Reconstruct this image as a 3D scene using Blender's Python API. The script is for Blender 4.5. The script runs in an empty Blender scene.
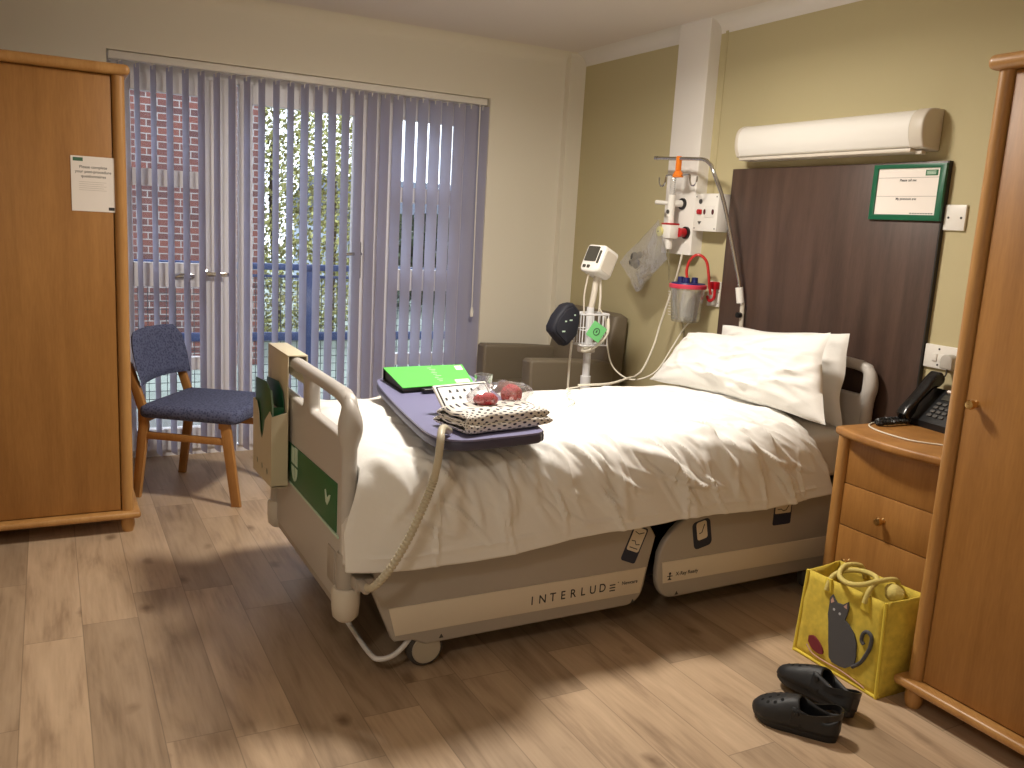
import bpy, bmesh, math, random
from mathutils import Vector, Matrix, noise
PI = math.pi
random.seed(7)
SC = bpy.context.scene
COL = SC.collection
RAD = math.radians

# ------------------------------------------------------------------ materials
def lin(r, g, b):
    f = lambda v: (v/255/12.92) if v/255 <= .04045 else ((v/255+.055)/1.055)**2.4
    return (f(r), f(g), f(b), 1.0)

def base_mat(name):
    m = bpy.data.materials.new(name); m.use_nodes = True
    nt = m.node_tree
    return m, nt, nt.nodes['Principled BSDF'], nt.nodes['Material Output']

def mat(name, col, rough=.5, metal=0, var=0, vscale=6, bump=0, bscale=80, stretch=None, coat=0, spec=.5, trans=0):
    m, nt, b, out = base_mat(name)
    b.inputs['Base Color'].default_value = col
    b.inputs['Roughness'].default_value = rough
    b.inputs['Metallic'].default_value = metal
    b.inputs['Specular IOR Level'].default_value = spec
    if coat:
        b.inputs['Coat Weight'].default_value = coat; b.inputs['Coat Roughness'].default_value = .15
    if trans:
        b.inputs['Transmission Weight'].default_value = trans
    if var or bump:
        tc = nt.nodes.new('ShaderNodeTexCoord')
        mp = nt.nodes.new('ShaderNodeMapping')
        if stretch: mp.inputs['Scale'].default_value = stretch
        nt.links.new(tc.outputs['Object'], mp.inputs['Vector'])
    if var:
        n = nt.nodes.new('ShaderNodeTexNoise'); n.inputs['Scale'].default_value = vscale; n.inputs['Detail'].default_value = 6
        nt.links.new(mp.outputs['Vector'], n.inputs['Vector'])
        r = nt.nodes.new('ShaderNodeValToRGB')
        r.color_ramp.elements[0].position = .3; r.color_ramp.elements[1].position = .7
        r.color_ramp.elements[0].color = tuple(c*(1-var) for c in col[:3]) + (1,)
        r.color_ramp.elements[1].color = tuple(min(1, c*(1+var)) for c in col[:3]) + (1,)
        nt.links.new(n.outputs['Fac'], r.inputs['Fac']); nt.links.new(r.outputs['Color'], b.inputs['Base Color'])
    if bump:
        n2 = nt.nodes.new('ShaderNodeTexNoise'); n2.inputs['Scale'].default_value = bscale; n2.inputs['Detail'].default_value = 3
        nt.links.new(mp.outputs['Vector'], n2.inputs['Vector'])
        bp = nt.nodes.new('ShaderNodeBump'); bp.inputs['Strength'].default_value = bump; bp.inputs['Distance'].default_value = .004
        nt.links.new(n2.outputs['Fac'], bp.inputs['Height']); nt.links.new(bp.outputs['Normal'], b.inputs['Normal'])
    return m

def glassy(name, tint, opac=.12, rough=.05, gloss=.08):
    """thin clear film or pane: mostly transparent, a little body colour and reflection"""
    m, nt, b, out = base_mat(name)
    b.inputs['Base Color'].default_value = tint; b.inputs['Roughness'].default_value = .3
    t = nt.nodes.new('ShaderNodeBsdfTransparent')
    mx = nt.nodes.new('ShaderNodeMixShader'); mx.inputs['Fac'].default_value = opac
    nt.links.new(t.outputs[0], mx.inputs[1]); nt.links.new(b.outputs[0], mx.inputs[2])
    g = nt.nodes.new('ShaderNodeBsdfGlossy'); g.inputs['Roughness'].default_value = rough
    lw = nt.nodes.new('ShaderNodeLayerWeight'); lw.inputs['Blend'].default_value = .25
    ma = nt.nodes.new('ShaderNodeMath'); ma.operation = 'MULTIPLY_ADD'
    ma.inputs[1].default_value = .6; ma.inputs[2].default_value = gloss*.3
    nt.links.new(lw.outputs['Facing'], ma.inputs[0])
    m2 = nt.nodes.new('ShaderNodeMixShader'); nt.links.new(ma.outputs[0], m2.inputs['Fac'])
    nt.links.new(mx.outputs[0], m2.inputs[1]); nt.links.new(g.outputs[0], m2.inputs[2])
    nt.links.new(m2.outputs[0], out.inputs['Surface'])
    return m

def wood(name, dark, light, rough=.35, sc=(9, 9, .9), coat=.0, contrast=(.3, .72)):
    m, nt, b, out = base_mat(name)
    b.inputs['Roughness'].default_value = rough
    if coat: b.inputs['Coat Weight'].default_value = coat; b.inputs['Coat Roughness'].default_value = .2
    tc = nt.nodes.new('ShaderNodeTexCoord'); mp = nt.nodes.new('ShaderNodeMapping')
    mp.inputs['Scale'].default_value = sc
    nt.links.new(tc.outputs['Object'], mp.inputs['Vector'])
    n = nt.nodes.new('ShaderNodeTexNoise'); n.inputs['Scale'].default_value = 1.3; n.inputs['Detail'].default_value = 7; n.inputs['Distortion'].default_value = .5
    nt.links.new(mp.outputs['Vector'], n.inputs['Vector'])
    mp2 = nt.nodes.new('ShaderNodeMapping'); mp2.inputs['Scale'].default_value = tuple(s*12 for s in sc)
    nt.links.new(tc.outputs['Object'], mp2.inputs['Vector'])
    n2 = nt.nodes.new('ShaderNodeTexNoise'); n2.inputs['Scale'].default_value = 1.5; n2.inputs['Detail'].default_value = 4
    nt.links.new(mp2.outputs['Vector'], n2.inputs['Vector'])
    mixf = nt.nodes.new('ShaderNodeMix'); mixf.inputs[0].default_value = .3
    nt.links.new(n.outputs['Fac'], mixf.inputs[2]); nt.links.new(n2.outputs['Fac'], mixf.inputs[3])
    r = nt.nodes.new('ShaderNodeValToRGB')
    r.color_ramp.elements[0].position = contrast[0]; r.color_ramp.elements[1].position = contrast[1]
    r.color_ramp.elements[0].color = dark; r.color_ramp.elements[1].color = light
    nt.links.new(mixf.outputs[0], r.inputs['Fac']); nt.links.new(r.outputs['Color'], b.inputs['Base Color'])
    return m

def emis(name, col, strength):
    m, nt, b, out = base_mat(name)
    b.inputs['Base Color'].default_value = col
    b.inputs['Emission Color'].default_value = col
    b.inputs['Emission Strength'].default_value = strength
    return m

def floor_mat():
    m, nt, b, out = base_mat('oak_vinyl_planks')
    N = nt.nodes.new; L = nt.links.new
    tc = N('ShaderNodeTexCoord'); sx = N('ShaderNodeSeparateXYZ'); L(tc.outputs['Object'], sx.inputs[0])
    def math_(op, a, bb=None, c=None):
        n = N('ShaderNodeMath'); n.operation = op
        for i, v in enumerate((a, bb, c)):
            if v is None: continue
            if isinstance(v, (int, float)): n.inputs[i].default_value = v
            else: L(v, n.inputs[i])
        return n.outputs[0]
    W, LEN = .174, 1.02
    yr = math_('DIVIDE', math_('ADD', sx.outputs['Y'], 2.495+.174*100), W)
    row = math_('FLOOR', yr); fy = math_('FRACT', yr)
    wn = N('ShaderNodeTexWhiteNoise'); wn.noise_dimensions = '1D'; L(row, wn.inputs['W'])
    xr = math_('DIVIDE', math_('ADD', sx.outputs['X'], math_('MULTIPLY', wn.outputs['Value'], LEN*3)), LEN)
    colm = math_('FLOOR', xr); fx = math_('FRACT', xr)
    cmb = N('ShaderNodeCombineXYZ'); L(row, cmb.inputs[0]); L(colm, cmb.inputs[1])
    w2 = N('ShaderNodeTexWhiteNoise'); w2.noise_dimensions = '2D'; L(cmb.outputs[0], w2.inputs['Vector'])
    # grain coordinates shift with each plank
    off = N('ShaderNodeVectorMath'); off.operation = 'MULTIPLY_ADD'
    L(w2.outputs['Color'], off.inputs[0]); off.inputs[1].default_value = (17, 17, 17); L(tc.outputs['Object'], off.inputs[2])
    mp = N('ShaderNodeMapping'); mp.inputs['Scale'].default_value = (1.1, 6, 1); L(off.outputs[0], mp.inputs['Vector'])
    n1 = N('ShaderNodeTexNoise'); n1.inputs['Scale'].default_value = 1.6; n1.inputs['Detail'].default_value = 8; n1.inputs['Distortion'].default_value = 1.1
    L(mp.outputs[0], n1.inputs['Vector'])
    mp3 = N('ShaderNodeMapping'); mp3.inputs['Scale'].default_value = (6, 90, 1); L(off.outputs[0], mp3.inputs['Vector'])
    n3 = N('ShaderNodeTexNoise'); n3.inputs['Scale'].default_value = 1.0; n3.inputs['Detail'].default_value = 4
    L(mp3.outputs[0], n3.inputs['Vector'])
    f = math_('ADD', math_('MULTIPLY', n1.outputs['Fac'], .72), math_('MULTIPLY', n3.outputs['Fac'], .28))
    r = N('ShaderNodeValToRGB'); r.color_ramp.elements[0].position = .25; r.color_ramp.elements[1].position = .70
    r.color_ramp.elements[0].color = lin(132, 110, 88); r.color_ramp.elements[1].color = lin(196, 172, 144)
    e = r.color_ramp.elements.new(.48); e.color = lin(178, 154, 127)
    L(f, r.inputs['Fac'])
    # tone per plank
    tone = math_('MULTIPLY_ADD', w2.outputs['Value'], .38, .76)
    mx = N('ShaderNodeMix'); mx.data_type = 'RGBA'; mx.blend_type = 'MULTIPLY'; mx.inputs[0].default_value = 1
    cc = N('ShaderNodeCombineColor'); L(tone, cc.inputs[0]); L(math_('MULTIPLY', tone, .99), cc.inputs[1]); L(math_('MULTIPLY', tone, .985), cc.inputs[2])
    L(r.outputs['Color'], mx.inputs[6]); L(cc.outputs[0], mx.inputs[7])
    # knots
    mpk = N('ShaderNodeMapping'); mpk.inputs['Scale'].default_value = (3.2, 5.5, 1); L(off.outputs[0], mpk.inputs['Vector'])
    vo = N('ShaderNodeTexVoronoi'); vo.inputs['Scale'].default_value = 1.0; L(mpk.outputs[0], vo.inputs['Vector'])
    kd = N('ShaderNodeTexNoise'); kd.inputs['Scale'].default_value = 22; L(off.outputs[0], kd.inputs['Vector'])
    kdist = math_('ADD', vo.outputs['Distance'], math_('MULTIPLY', math_('SUBTRACT', kd.outputs['Fac'], .5), .16))
    kr = N('ShaderNodeValToRGB'); kr.color_ramp.elements[0].position = .02; kr.color_ramp.elements[0].color = (.36, .30, .25, 1)
    kr.color_ramp.elements[1].position = .17; kr.color_ramp.elements[1].color = (1, 1, 1, 1)
    L(kdist, kr.inputs['Fac'])
    mk = N('ShaderNodeMix'); mk.data_type = 'RGBA'; mk.blend_type = 'MULTIPLY'; mk.inputs[0].default_value = .9
    L(mx.outputs[2], mk.inputs[6]); L(kr.outputs['Color'], mk.inputs[7])
    # seams
    ey = math_('MINIMUM', fy, math_('SUBTRACT', 1, fy)); ex = math_('MINIMUM', fx, math_('SUBTRACT', 1, fx))
    seam = math_('MINIMUM', math_('MULTIPLY', ey, W), math_('MULTIPLY', ex, LEN))
    sr = N('ShaderNodeMapRange'); sr.inputs[1].default_value = .0005; sr.inputs[2].default_value = .0022
    sr.inputs[3].default_value = .62; sr.inputs[4].default_value = 1.0; L(seam, sr.inputs[0])
    ms = N('ShaderNodeMix'); ms.data_type = 'RGBA'; ms.blend_type = 'MULTIPLY'; ms.inputs[0].default_value = 1
    L(mk.outputs[2], ms.inputs[6]); L(sr.outputs[0], ms.inputs[7])
    L(ms.outputs[2], b.inputs['Base Color'])
    b.inputs['Roughness'].default_value = .42
    bp = N('ShaderNodeBump'); bp.inputs['Strength'].default_value = .12; bp.inputs['Distance'].default_value = .003
    L(f, bp.inputs['Height']); L(bp.outputs[0], b.inputs['Normal'])
    return m

def brick_mat():
    m, nt, b, out = base_mat('red_brick')
    tc = nt.nodes.new('ShaderNodeTexCoord'); sp = nt.nodes.new('ShaderNodeSeparateXYZ'); cb = nt.nodes.new('ShaderNodeCombineXYZ')
    nt.links.new(tc.outputs['Object'], sp.inputs[0])
    ad = nt.nodes.new('ShaderNodeMath'); ad.operation = 'ADD'
    nt.links.new(sp.outputs['X'], ad.inputs[0]); nt.links.new(sp.outputs['Y'], ad.inputs[1])
    nt.links.new(ad.outputs[0], cb.inputs[0]); nt.links.new(sp.outputs['Z'], cb.inputs[1])
    t = nt.nodes.new('ShaderNodeTexBrick'); nt.links.new(cb.outputs[0], t.inputs['Vector'])
    t.inputs['Color1'].default_value = lin(112, 66, 58); t.inputs['Color2'].default_value = lin(82, 54, 54); t.inputs['Mortar'].default_value = lin(146, 140, 138)
    t.inputs['Scale'].default_value = 1; t.inputs['Brick Width'].default_value = .225; t.inputs['Row Height'].default_value = .075
    t.inputs['Mortar Size'].default_value = .006; t.inputs['Mortar Smooth'].default_value = .1; t.inputs['Bias'].default_value = -.1
    nt.links.new(t.outputs['Color'], b.inputs['Base Color']); b.inputs['Roughness'].default_value = .9
    return m

def weave_mat(name, c1, c2, scale=90):
    m, nt, b, out = base_mat(name)
    tc = nt.nodes.new('ShaderNodeTexCoord')
    n = nt.nodes.new('ShaderNodeTexVoronoi'); n.inputs['Scale'].default_value = scale
    nt.links.new(tc.outputs['Object'], n.inputs['Vector'])
    r = nt.nodes.new('ShaderNodeValToRGB'); r.color_ramp.elements[0].color = c1; r.color_ramp.elements[1].color = c2
    r.color_ramp.elements[0].position = .25; r.color_ramp.elements[1].position = .6
    nt.links.new(n.outputs['Distance'], r.inputs['Fac']); nt.links.new(r.outputs['Color'], b.inputs['Base Color'])
    b.inputs['Roughness'].default_value = .95
    bp = nt.nodes.new('ShaderNodeBump'); bp.inputs['Strength'].default_value = .25; bp.inputs['Distance'].default_value = .002
    nt.links.new(n.outputs['Distance'], bp.inputs['Height']); nt.links.new(bp.outputs[0], b.inputs['Normal'])
    return m

def dots_mat():
    m, nt, b, out = base_mat('dotted_cotton')
    uv = nt.nodes.new('ShaderNodeUVMap')
    mp = nt.nodes.new('ShaderNodeMapping'); mp.inputs['Rotation'].default_value = (0, 0, PI/4)
    nt.links.new(uv.outputs[0], mp.inputs['Vector'])
    v = nt.nodes.new('ShaderNodeTexVoronoi'); v.inputs['Scale'].default_value = 54; v.inputs['Randomness'].default_value = 0
    nt.links.new(mp.outputs[0], v.inputs['Vector'])
    r = nt.nodes.new('ShaderNodeValToRGB'); r.color_ramp.interpolation = 'CONSTANT'
    r.color_ramp.elements[0].color = lin(48, 48, 66); r.color_ramp.elements[1].color = lin(226, 222, 214); r.color_ramp.elements[1].position = .255
    nt.links.new(v.outputs['Distance'], r.inputs['Fac']); nt.links.new(r.outputs['Color'], b.inputs['Base Color'])
    b.inputs['Roughness'].default_value = .9
    return m

def vane_mat():
    m, nt, b, out = base_mat('blind_fabric')
    b.inputs['Base Color'].default_value = lin(198, 196, 208); b.inputs['Roughness'].default_value = .9
    t = nt.nodes.new('ShaderNodeBsdfTranslucent'); t.inputs['Color'].default_value = lin(204, 205, 230)
    mx = nt.nodes.new('ShaderNodeMixShader'); mx.inputs['Fac'].default_value = .55
    nt.links.new(b.outputs[0], mx.inputs[1]); nt.links.new(t.outputs[0], mx.inputs[2]); nt.links.new(mx.outputs[0], out.inputs['Surface'])
    return m

def sheet_mat(name, col):
    m, nt, b, out = base_mat(name)
    b.inputs['Base Color'].default_value = col; b.inputs['Roughness'].default_value = .75
    b.inputs['Sheen Weight'].default_value = .15
    tc = nt.nodes.new('ShaderNodeTexCoord')
    n = nt.nodes.new('ShaderNodeTexNoise'); n.inputs['Scale'].default_value = 28; n.inputs['Detail'].default_value = 5; n.inputs['Distortion'].default_value = .8
    nt.links.new(tc.outputs['Object'], n.inputs['Vector'])
    bp = nt.nodes.new('ShaderNodeBump'); bp.inputs['Strength'].default_value = .22; bp.inputs['Distance'].default_value = .006
    nt.links.new(n.outputs['Fac'], bp.inputs['Height']); nt.links.new(bp.outputs[0], b.inputs['Normal'])
    return m

M = dict(
    cream=mat('cream_paint', lin(228, 222, 206), .8, bump=.05, bscale=200),
    khaki=mat('khaki_paint', lin(188, 177, 138), .75, bump=.05, bscale=200),
    ceil=mat('ceiling_paint', lin(222, 214, 206), .9),
    white=mat('white_paint', lin(226, 222, 216), .5),
    upvc=mat('white_upvc', lin(238, 237, 240), .35),
    plastic=mat('white_plastic', lin(232, 229, 222), .35),
    offplastic=mat('ivory_plastic', lin(214, 206, 192), .4),
    endcap=mat('grey_white_plastic', lin(208, 200, 186), .45),
    bed=mat('bed_moulding', lin(192, 187, 181), .42, bump=.04, bscale=300),
    bedband=mat('bed_cream_band', lin(218, 207, 188), .4),
    bedgrey=mat('bed_taupe', lin(172, 164, 154), .45),
    dark=mat('dark_steel', lin(38, 34, 32), .5),
    black=mat('black_plastic', lin(20, 20, 22), .35),
    blacksoft=mat('black_foam', lin(26, 27, 30), .55, bump=.08, bscale=120),
    rubber=mat('grey_rubber', lin(70, 66, 62), .7),
    wheel=mat('wheel_cover', lin(178, 168, 150), .5),
    chrome=mat('polished_steel', lin(205, 203, 200), .18, metal=1),
    brass=mat('brass', lin(214, 180, 120), .25, metal=1),
    alu=mat('white_metal', lin(220, 220, 222), .35),
    wood=wood('honey_beech', lin(142, 96, 46), lin(176, 126, 66), .46),
    woodpost=wood('beech_post', lin(164, 116, 60), lin(194, 148, 90), .40, coat=.08),
    chairwood=wood('chair_beech', lin(152, 102, 50), lin(184, 134, 76), .4),
    walnut=wood('dark_walnut_laminate', lin(60, 45, 38), lin(90, 69, 59), .42, sc=(14, 14, 1.1)),
    floor=floor_mat(),
    brick=brick_mat(),
    bluefab=weave_mat('slate_blue_weave', lin(58, 64, 92), lin(88, 94, 124)),
    taupefab=mat('taupe_vinyl', lin(112, 101, 84), .55, bump=.1, bscale=60),
    vane=vane_mat(),
    sheet=sheet_mat('white_bed_linen', lin(233, 232, 228)),
    pillow=sheet_mat('white_pillow_cotton', lin(228, 226, 221)),
    mattress=mat('mattress_cover', lin(222, 220, 216), .7),
    green=mat('green_print', lin(34, 98, 60), .5),
    decal=mat('bed_green_panel', lin(38, 104, 62), .45),
    palegreen=mat('pale_green_print', lin(196, 220, 200), .5),
    frame=mat('green_frame', lin(12, 92, 62), .4),
    paper=mat('paper', lin(236, 228, 220), .8),
    ink=mat('black_ink', lin(44, 44, 46), .7),
    inkgrey=mat('grey_ink', lin(120, 116, 112), .7),
    inkgreen=mat('green_ink', lin(70, 110, 86), .7),
    binder=mat('lime_green_card', lin(96, 200, 88), .5),
    binderink=mat('lime_print', lin(176, 232, 170), .5),
    table=mat('purple_grey_laminate', lin(122, 121, 156), .4),
    tableedge=mat('slate_edge', lin(72, 72, 96), .45),
    steelbeige=mat('beige_metal', lin(206, 196, 168), .4),
    folder=mat('dark_green_folder', lin(28, 92, 60), .35),
    folderhi=mat('folder_edge', lin(120, 150, 130), .4),
    navy=mat('navy_label', lin(34, 42, 66), .5),
    clearfilm=glassy('clear_film', lin(216, 218, 226), .11, .12, .35),
    clearplastic=glassy('clear_rigid_plastic', lin(214, 220, 220), .10, .08, .15),
    pane=glassy('window_glass', lin(200, 210, 220), .02, .02, .05),
    red=mat('red_plastic', lin(178, 24, 34), .35),
    redtube=mat('red_rubber_tube', lin(186, 36, 30), .3, coat=.4),
    pinkred=mat('red_lid', lin(206, 62, 84), .4),
    blue=mat('blue_plastic', lin(28, 36, 96), .4),
    orange=mat('orange_plastic', lin(236, 128, 36), .4),
    yellow=mat('yellow_jute', lin(212, 188, 72), .85, var=.14, vscale=40, bump=.35, bscale=420),
    yellowhi=mat('yellow_trim', lin(226, 204, 74), .8, bump=.3, bscale=300),
    jute=mat('jute_rope', lin(206, 190, 112), .85, bump=.5, bscale=160),
    catgrey=mat('grey_print', lin(82, 82, 86), .85, bump=.3, bscale=420),
    pink=mat('pink_print', lin(206, 164, 150), .85),
    eye=mat('pale_eye', lin(196, 200, 206), .8),
    maroon=mat('maroon_print', lin(122, 40, 50), .85),
    dots=dots_mat(),
    redknit=weave_mat('red_white_knit', lin(150, 18, 32), lin(196, 76, 82), 150),
    cuff=mat('navy_cuff', lin(24, 26, 38), .7, bump=.15, bscale=150),
    tag=mat('green_tag', lin(112, 196, 122), .6),
    screen=mat('grey_screen', lin(74, 72, 66), .2),
    cable=mat('white_cable', lin(222, 216, 200), .5),
    hose=mat('beige_hose', lin(196, 188, 166), .45),
    tubeclear=glassy('clear_tubing', lin(190, 184, 150), .5, .1, .2),
    plug=mat('grey_plug', lin(176, 172, 164), .5),
    gauge=mat('yellow_gauge', lin(206, 200, 130), .4),
    darkgrey=mat('dark_grey', lin(70, 68, 66), .5),
    leaf=mat('hedge_leaf', lin(168, 166, 104), .7, var=.7, vscale=22),
    leafdark=mat('shrub_leaf', lin(58, 72, 48), .8, var=.5, vscale=6),
    bark=mat('bark', lin(70, 58, 46), .9),
    railblue=mat('blue_steel', lin(56, 74, 120), .45),
    mesh=mat('mesh_wire', lin(58, 66, 74), .5),
    deck=mat('balcony_concrete', lin(140, 142, 140), .9),
    ground=mat('grey_green_ground', lin(148, 158, 150), .95, var=.3, vscale=.8),
    roof=mat('slate_roof', lin(74, 82, 98), .8),
    render=mat('pale_render', lin(160, 170, 186), .9),
    tablet=mat('tablet_face', lin(238, 240, 242), .25),
    lampglow=emis('lamp_diffuser', (1, .92, .82, 1), 46),
)

# ------------------------------------------------------------------ mesh builder
class MB:
    def __init__(s): s.bm = bmesh.new()
    def _add(s, t, mx=None):
        if mx is not None: bmesh.ops.transform(t, matrix=mx, verts=t.verts)
        bmesh.ops.recalc_face_normals(t, faces=t.faces)
        me = bpy.data.meshes.new('tmp'); t.to_mesh(me); t.free()
        s.bm.from_mesh(me); bpy.data.meshes.remove(me)
        return s
    def box(s, x0, y0, z0, x1, y1, z1, bev=0, seg=2, mx=None):
        t = bmesh.new(); bmesh.ops.create_cube(t, size=1)
        bmesh.ops.transform(t, matrix=Matrix.Translation(((x0+x1)/2, (y0+y1)/2, (z0+z1)/2)) @ Matrix.Diagonal((abs(x1-x0), abs(y1-y0), abs(z1-z0), 1)), verts=t.verts)
        if bev:
            bev = min(bev, .49*min(abs(x1-x0), abs(y1-y0), abs(z1-z0)))
            bmesh.ops.bevel(t, geom=list(t.edges), offset=bev, segments=seg, affect='EDGES', profile=.5)
        return s._add(t, mx)
    def prism(s, pts, axis, a0, a1, bev=0, seg=2, mx=None, holes=None):
        """polygon (two coords) pushed along axis from a0 to a1"""
        def P(p, a):
            return {'x': (a, p[0], p[1]), 'y': (p[0], a, p[1]), 'z': (p[0], p[1], a)}[axis]
        t = bmesh.new()
        if holes:
            loops = [pts] + list(holes); edges = []
            for lp in loops:
                vs = [t.verts.new(P(p, a0)) for p in lp]
                edges += [t.edges.new((vs[i], vs[(i+1) % len(vs)])) for i in range(len(vs))]
            r = bmesh.ops.triangle_fill(t, use_beauty=True, use_dissolve=False, edges=edges)
            fs = list(t.faces)
            ex = bmesh.ops.extrude_face_region(t, geom=fs)
            vs = [v for v in ex['geom'] if isinstance(v, bmesh.types.BMVert)]
            d = Vector(P((0, 0), a1)) - Vector(P((0, 0), a0))
            bmesh.ops.translate(t, verts=vs, vec=d)
            bmesh.ops.recalc_face_normals(t, faces=t.faces)
            if bev:
                es = [e for e in t.edges if len(e.link_faces) == 2 and e.calc_face_angle(0) > .9 and
                      abs((e.verts[0].co - e.verts[1].co)['xyz'.index(axis)]) < 1e-6]
                bmesh.ops.bevel(t, geom=es, offset=bev, segments=seg, affect='EDGES', profile=.5)
        else:
            v0 = [t.verts.new(P(p, a0)) for p in pts]; v1 = [t.verts.new(P(p, a1)) for p in pts]
            n = len(pts)
            t.faces.new(v0); t.faces.new(list(reversed(v1)))
            for i in range(n): t.faces.new((v0[i], v1[i], v1[(i+1) % n], v0[(i+1) % n]))
            bmesh.ops.recalc_face_normals(t, faces=t.faces)
            if bev:
                es = [e for e in t.edges if abs((e.verts[0].co - e.verts[1].co)['xyz'.index(axis)]) < 1e-6]
                bmesh.ops.bevel(t, geom=es, offset=bev, segments=seg, affect='EDGES', profile=.5)
        return s._add(t, mx)
    def tube(s, pts, r, n=10, caps=True, mx=None, closed=False):
        pts = [Vector(p) for p in pts]; N = len(pts)
        rs = list(r) if isinstance(r, (list, tuple)) else [r]*N
        t = bmesh.new(); rings = []
        up = None
        for i, p in enumerate(pts):
            if closed: d = pts[(i+1) % N] - pts[i-1]
            else: d = pts[min(i+1, N-1)] - pts[max(i-1, 0)]
            d.normalize()
            if up is None:
                up = d.orthogonal().normalized()
            else:
                up = (up - d*up.dot(d))
                up = up.normalized() if up.length > 1e-6 else d.orthogonal().normalized()
            sd = d.cross(up)
            rings.append([t.verts.new(p + (up*math.cos(2*PI*k/n) + sd*math.sin(2*PI*k/n))*rs[i]) for k in range(n)])
        for i in range(N if closed else N-1):
            a, b = rings[i], rings[(i+1) % N]
            for k in range(n): t.faces.new((a[k], a[(k+1) % n], b[(k+1) % n], b[k]))
        if caps and not closed:
            t.faces.new(rings[0]); t.faces.new(list(reversed(rings[-1])))
        return s._add(t, mx)
    def lathe(s, prof, c=(0, 0, 0), axis='z', n=24, mx=None):
        """profile of (radius, height) turned about an axis"""
        t = bmesh.new(); rings = []
        for r, h in prof:
            ring = []
            for k in range(n):
                a = 2*PI*k/n; u, v = r*math.cos(a), r*math.sin(a)
                p = {'z': (u, v, h), 'y': (u, h, v), 'x': (h, u, v)}[axis]
                ring.append(t.verts.new(Vector(p) + Vector(c)))
            rings.append(ring)
        for i in range(len(rings)-1):
            for k in range(n): t.faces.new((rings[i][k], rings[i][(k+1) % n], rings[i+1][(k+1) % n], rings[i+1][k]))
        t.faces.new(rings[0]); t.faces.new(list(reversed(rings[-1])))
        bmesh.ops.remove_doubles(t, verts=t.verts, dist=1e-6)
        return s._add(t, mx)
    def ball(s, c, r, sc=(1, 1, 1), mx=None, seg=16):
        t = bmesh.new(); bmesh.ops.create_uvsphere(t, u_segments=seg, v_segments=seg//2+2, radius=r)
        bmesh.ops.transform(t, matrix=Matrix.Translation(c) @ Matrix.Diagonal((*sc, 1)), verts=t.verts)
        return s._add(t, mx)
    def grid(s, fn, nu, nv, mx=None, wrapu=False, uv=None):
        t = bmesh.new()
        V = [[t.verts.new(fn(i/(nu if wrapu else nu-1), j/(nv-1))) for j in range(nv)] for i in range(nu)]
        lay = t.loops.layers.uv.new('UVMap') if uv else None
        for i in range(nu if wrapu else nu-1):
            for j in range(nv-1):
                q = [(i, j), ((i+1) % nu, j), ((i+1) % nu, j+1), (i, j+1)]
                f = t.faces.new([V[a][b] for a, b in q])
                if lay:
                    for lp, (a, b) in zip(f.loops, q): lp[lay].uv = uv(a/(nu-1), b/(nv-1))
        if mx is not None: bmesh.ops.transform(t, matrix=mx, verts=t.verts)
        me = bpy.data.meshes.new('tmp'); t.to_mesh(me); t.free()
        s.bm.from_mesh(me); bpy.data.meshes.remove(me)
        return s
    def poly(s, pts):
        t = bmesh.new(); t.faces.new([t.verts.new(p) for p in pts]); return s._add(t)
    def mesh(s, me, mx):
        t = bmesh.new(); t.from_mesh(me); bmesh.ops.transform(t, matrix=mx, verts=t.verts)
        m2 = bpy.data.meshes.new('tmp'); t.to_mesh(m2); t.free(); s.bm.from_mesh(m2); bpy.data.meshes.remove(m2); return s

FR = {}                                     # frame (world matrix) of every object
def link(o): COL.objects.link(o); return o
def build(name, mb, m, parent=None, world=True, angle=40, label=None, solid=0, sub=0, origin=None):
    me = bpy.data.meshes.new(name)
    if parent is not None:
        fr = FR[parent]
        if world: bmesh.ops.transform(mb.bm, matrix=fr.inverted(), verts=mb.bm.verts)
    else:
        cs = [v.co for v in mb.bm.verts]
        o0 = Vector(origin) if origin else Vector(((min(c.x for c in cs)+max(c.x for c in cs))/2, (min(c.y for c in cs)+max(c.y for c in cs))/2, min(c.z for c in cs)))
        fr = Matrix.Translation(o0)
        bmesh.ops.transform(mb.bm, matrix=fr.inverted(), verts=mb.bm.verts)
    mb.bm.to_mesh(me); mb.bm.free()
    me.polygons.foreach_set('use_smooth', [True]*len(me.polygons))
    me.set_sharp_from_angle(angle=RAD(angle))
    o = bpy.data.objects.new(name, me); link(o); FR[o] = fr
    me.materials.append(m)
    if parent is not None: o.parent = parent
    else: o.matrix_world = fr
    if label: o['label'] = label
    if solid:
        md = o.modifiers.new('thickness', 'SOLIDIFY'); md.thickness = solid; md.offset = 0
    if sub:
        md = o.modifiers.new('smooth', 'SUBSURF'); md.levels = sub; md.render_levels = sub
    return o
def thing(name, label, cat, loc, rz=0, group=None, mx=None):
    o = bpy.data.objects.new(name, None); link(o)
    fr = mx if mx is not None else Matrix.Translation(loc) @ Matrix.Rotation(rz, 4, 'Z')
    o.matrix_world = fr; FR[o] = fr; o.empty_display_size = .1
    return tag(o, label, cat, group)
def tag(o, label, cat, group=None):
    o['label'] = label; o['category'] = cat
    if group: o['group'] = group
    return o
def struct(name, mb, m, parent=None, **k):
    o = build(name, mb, m, parent, **k)
    if parent is None: o['kind'] = 'structure'
    return o
def rrect(x0, z0, x1, z1, r, n=6):
    """rounded rectangle outline"""
    rs = r if isinstance(r, (list, tuple)) else [r]*4
    out = []
    for (cx, cz, a0, q) in ((x1-rs[0], z1-rs[0], 0, rs[0]), (x0+rs[1], z1-rs[1], 90, rs[1]), (x0+rs[2], z0+rs[2], 180, rs[2]), (x1-rs[3], z0+rs[3], 270, rs[3])):
        if q <= 0: out.append((cx, cz)); continue
        for k in range(n+1):
            a = RAD(a0+90*k/n); out.append((cx+q*math.cos(a), cz+q*math.sin(a)))
    return out
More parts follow.
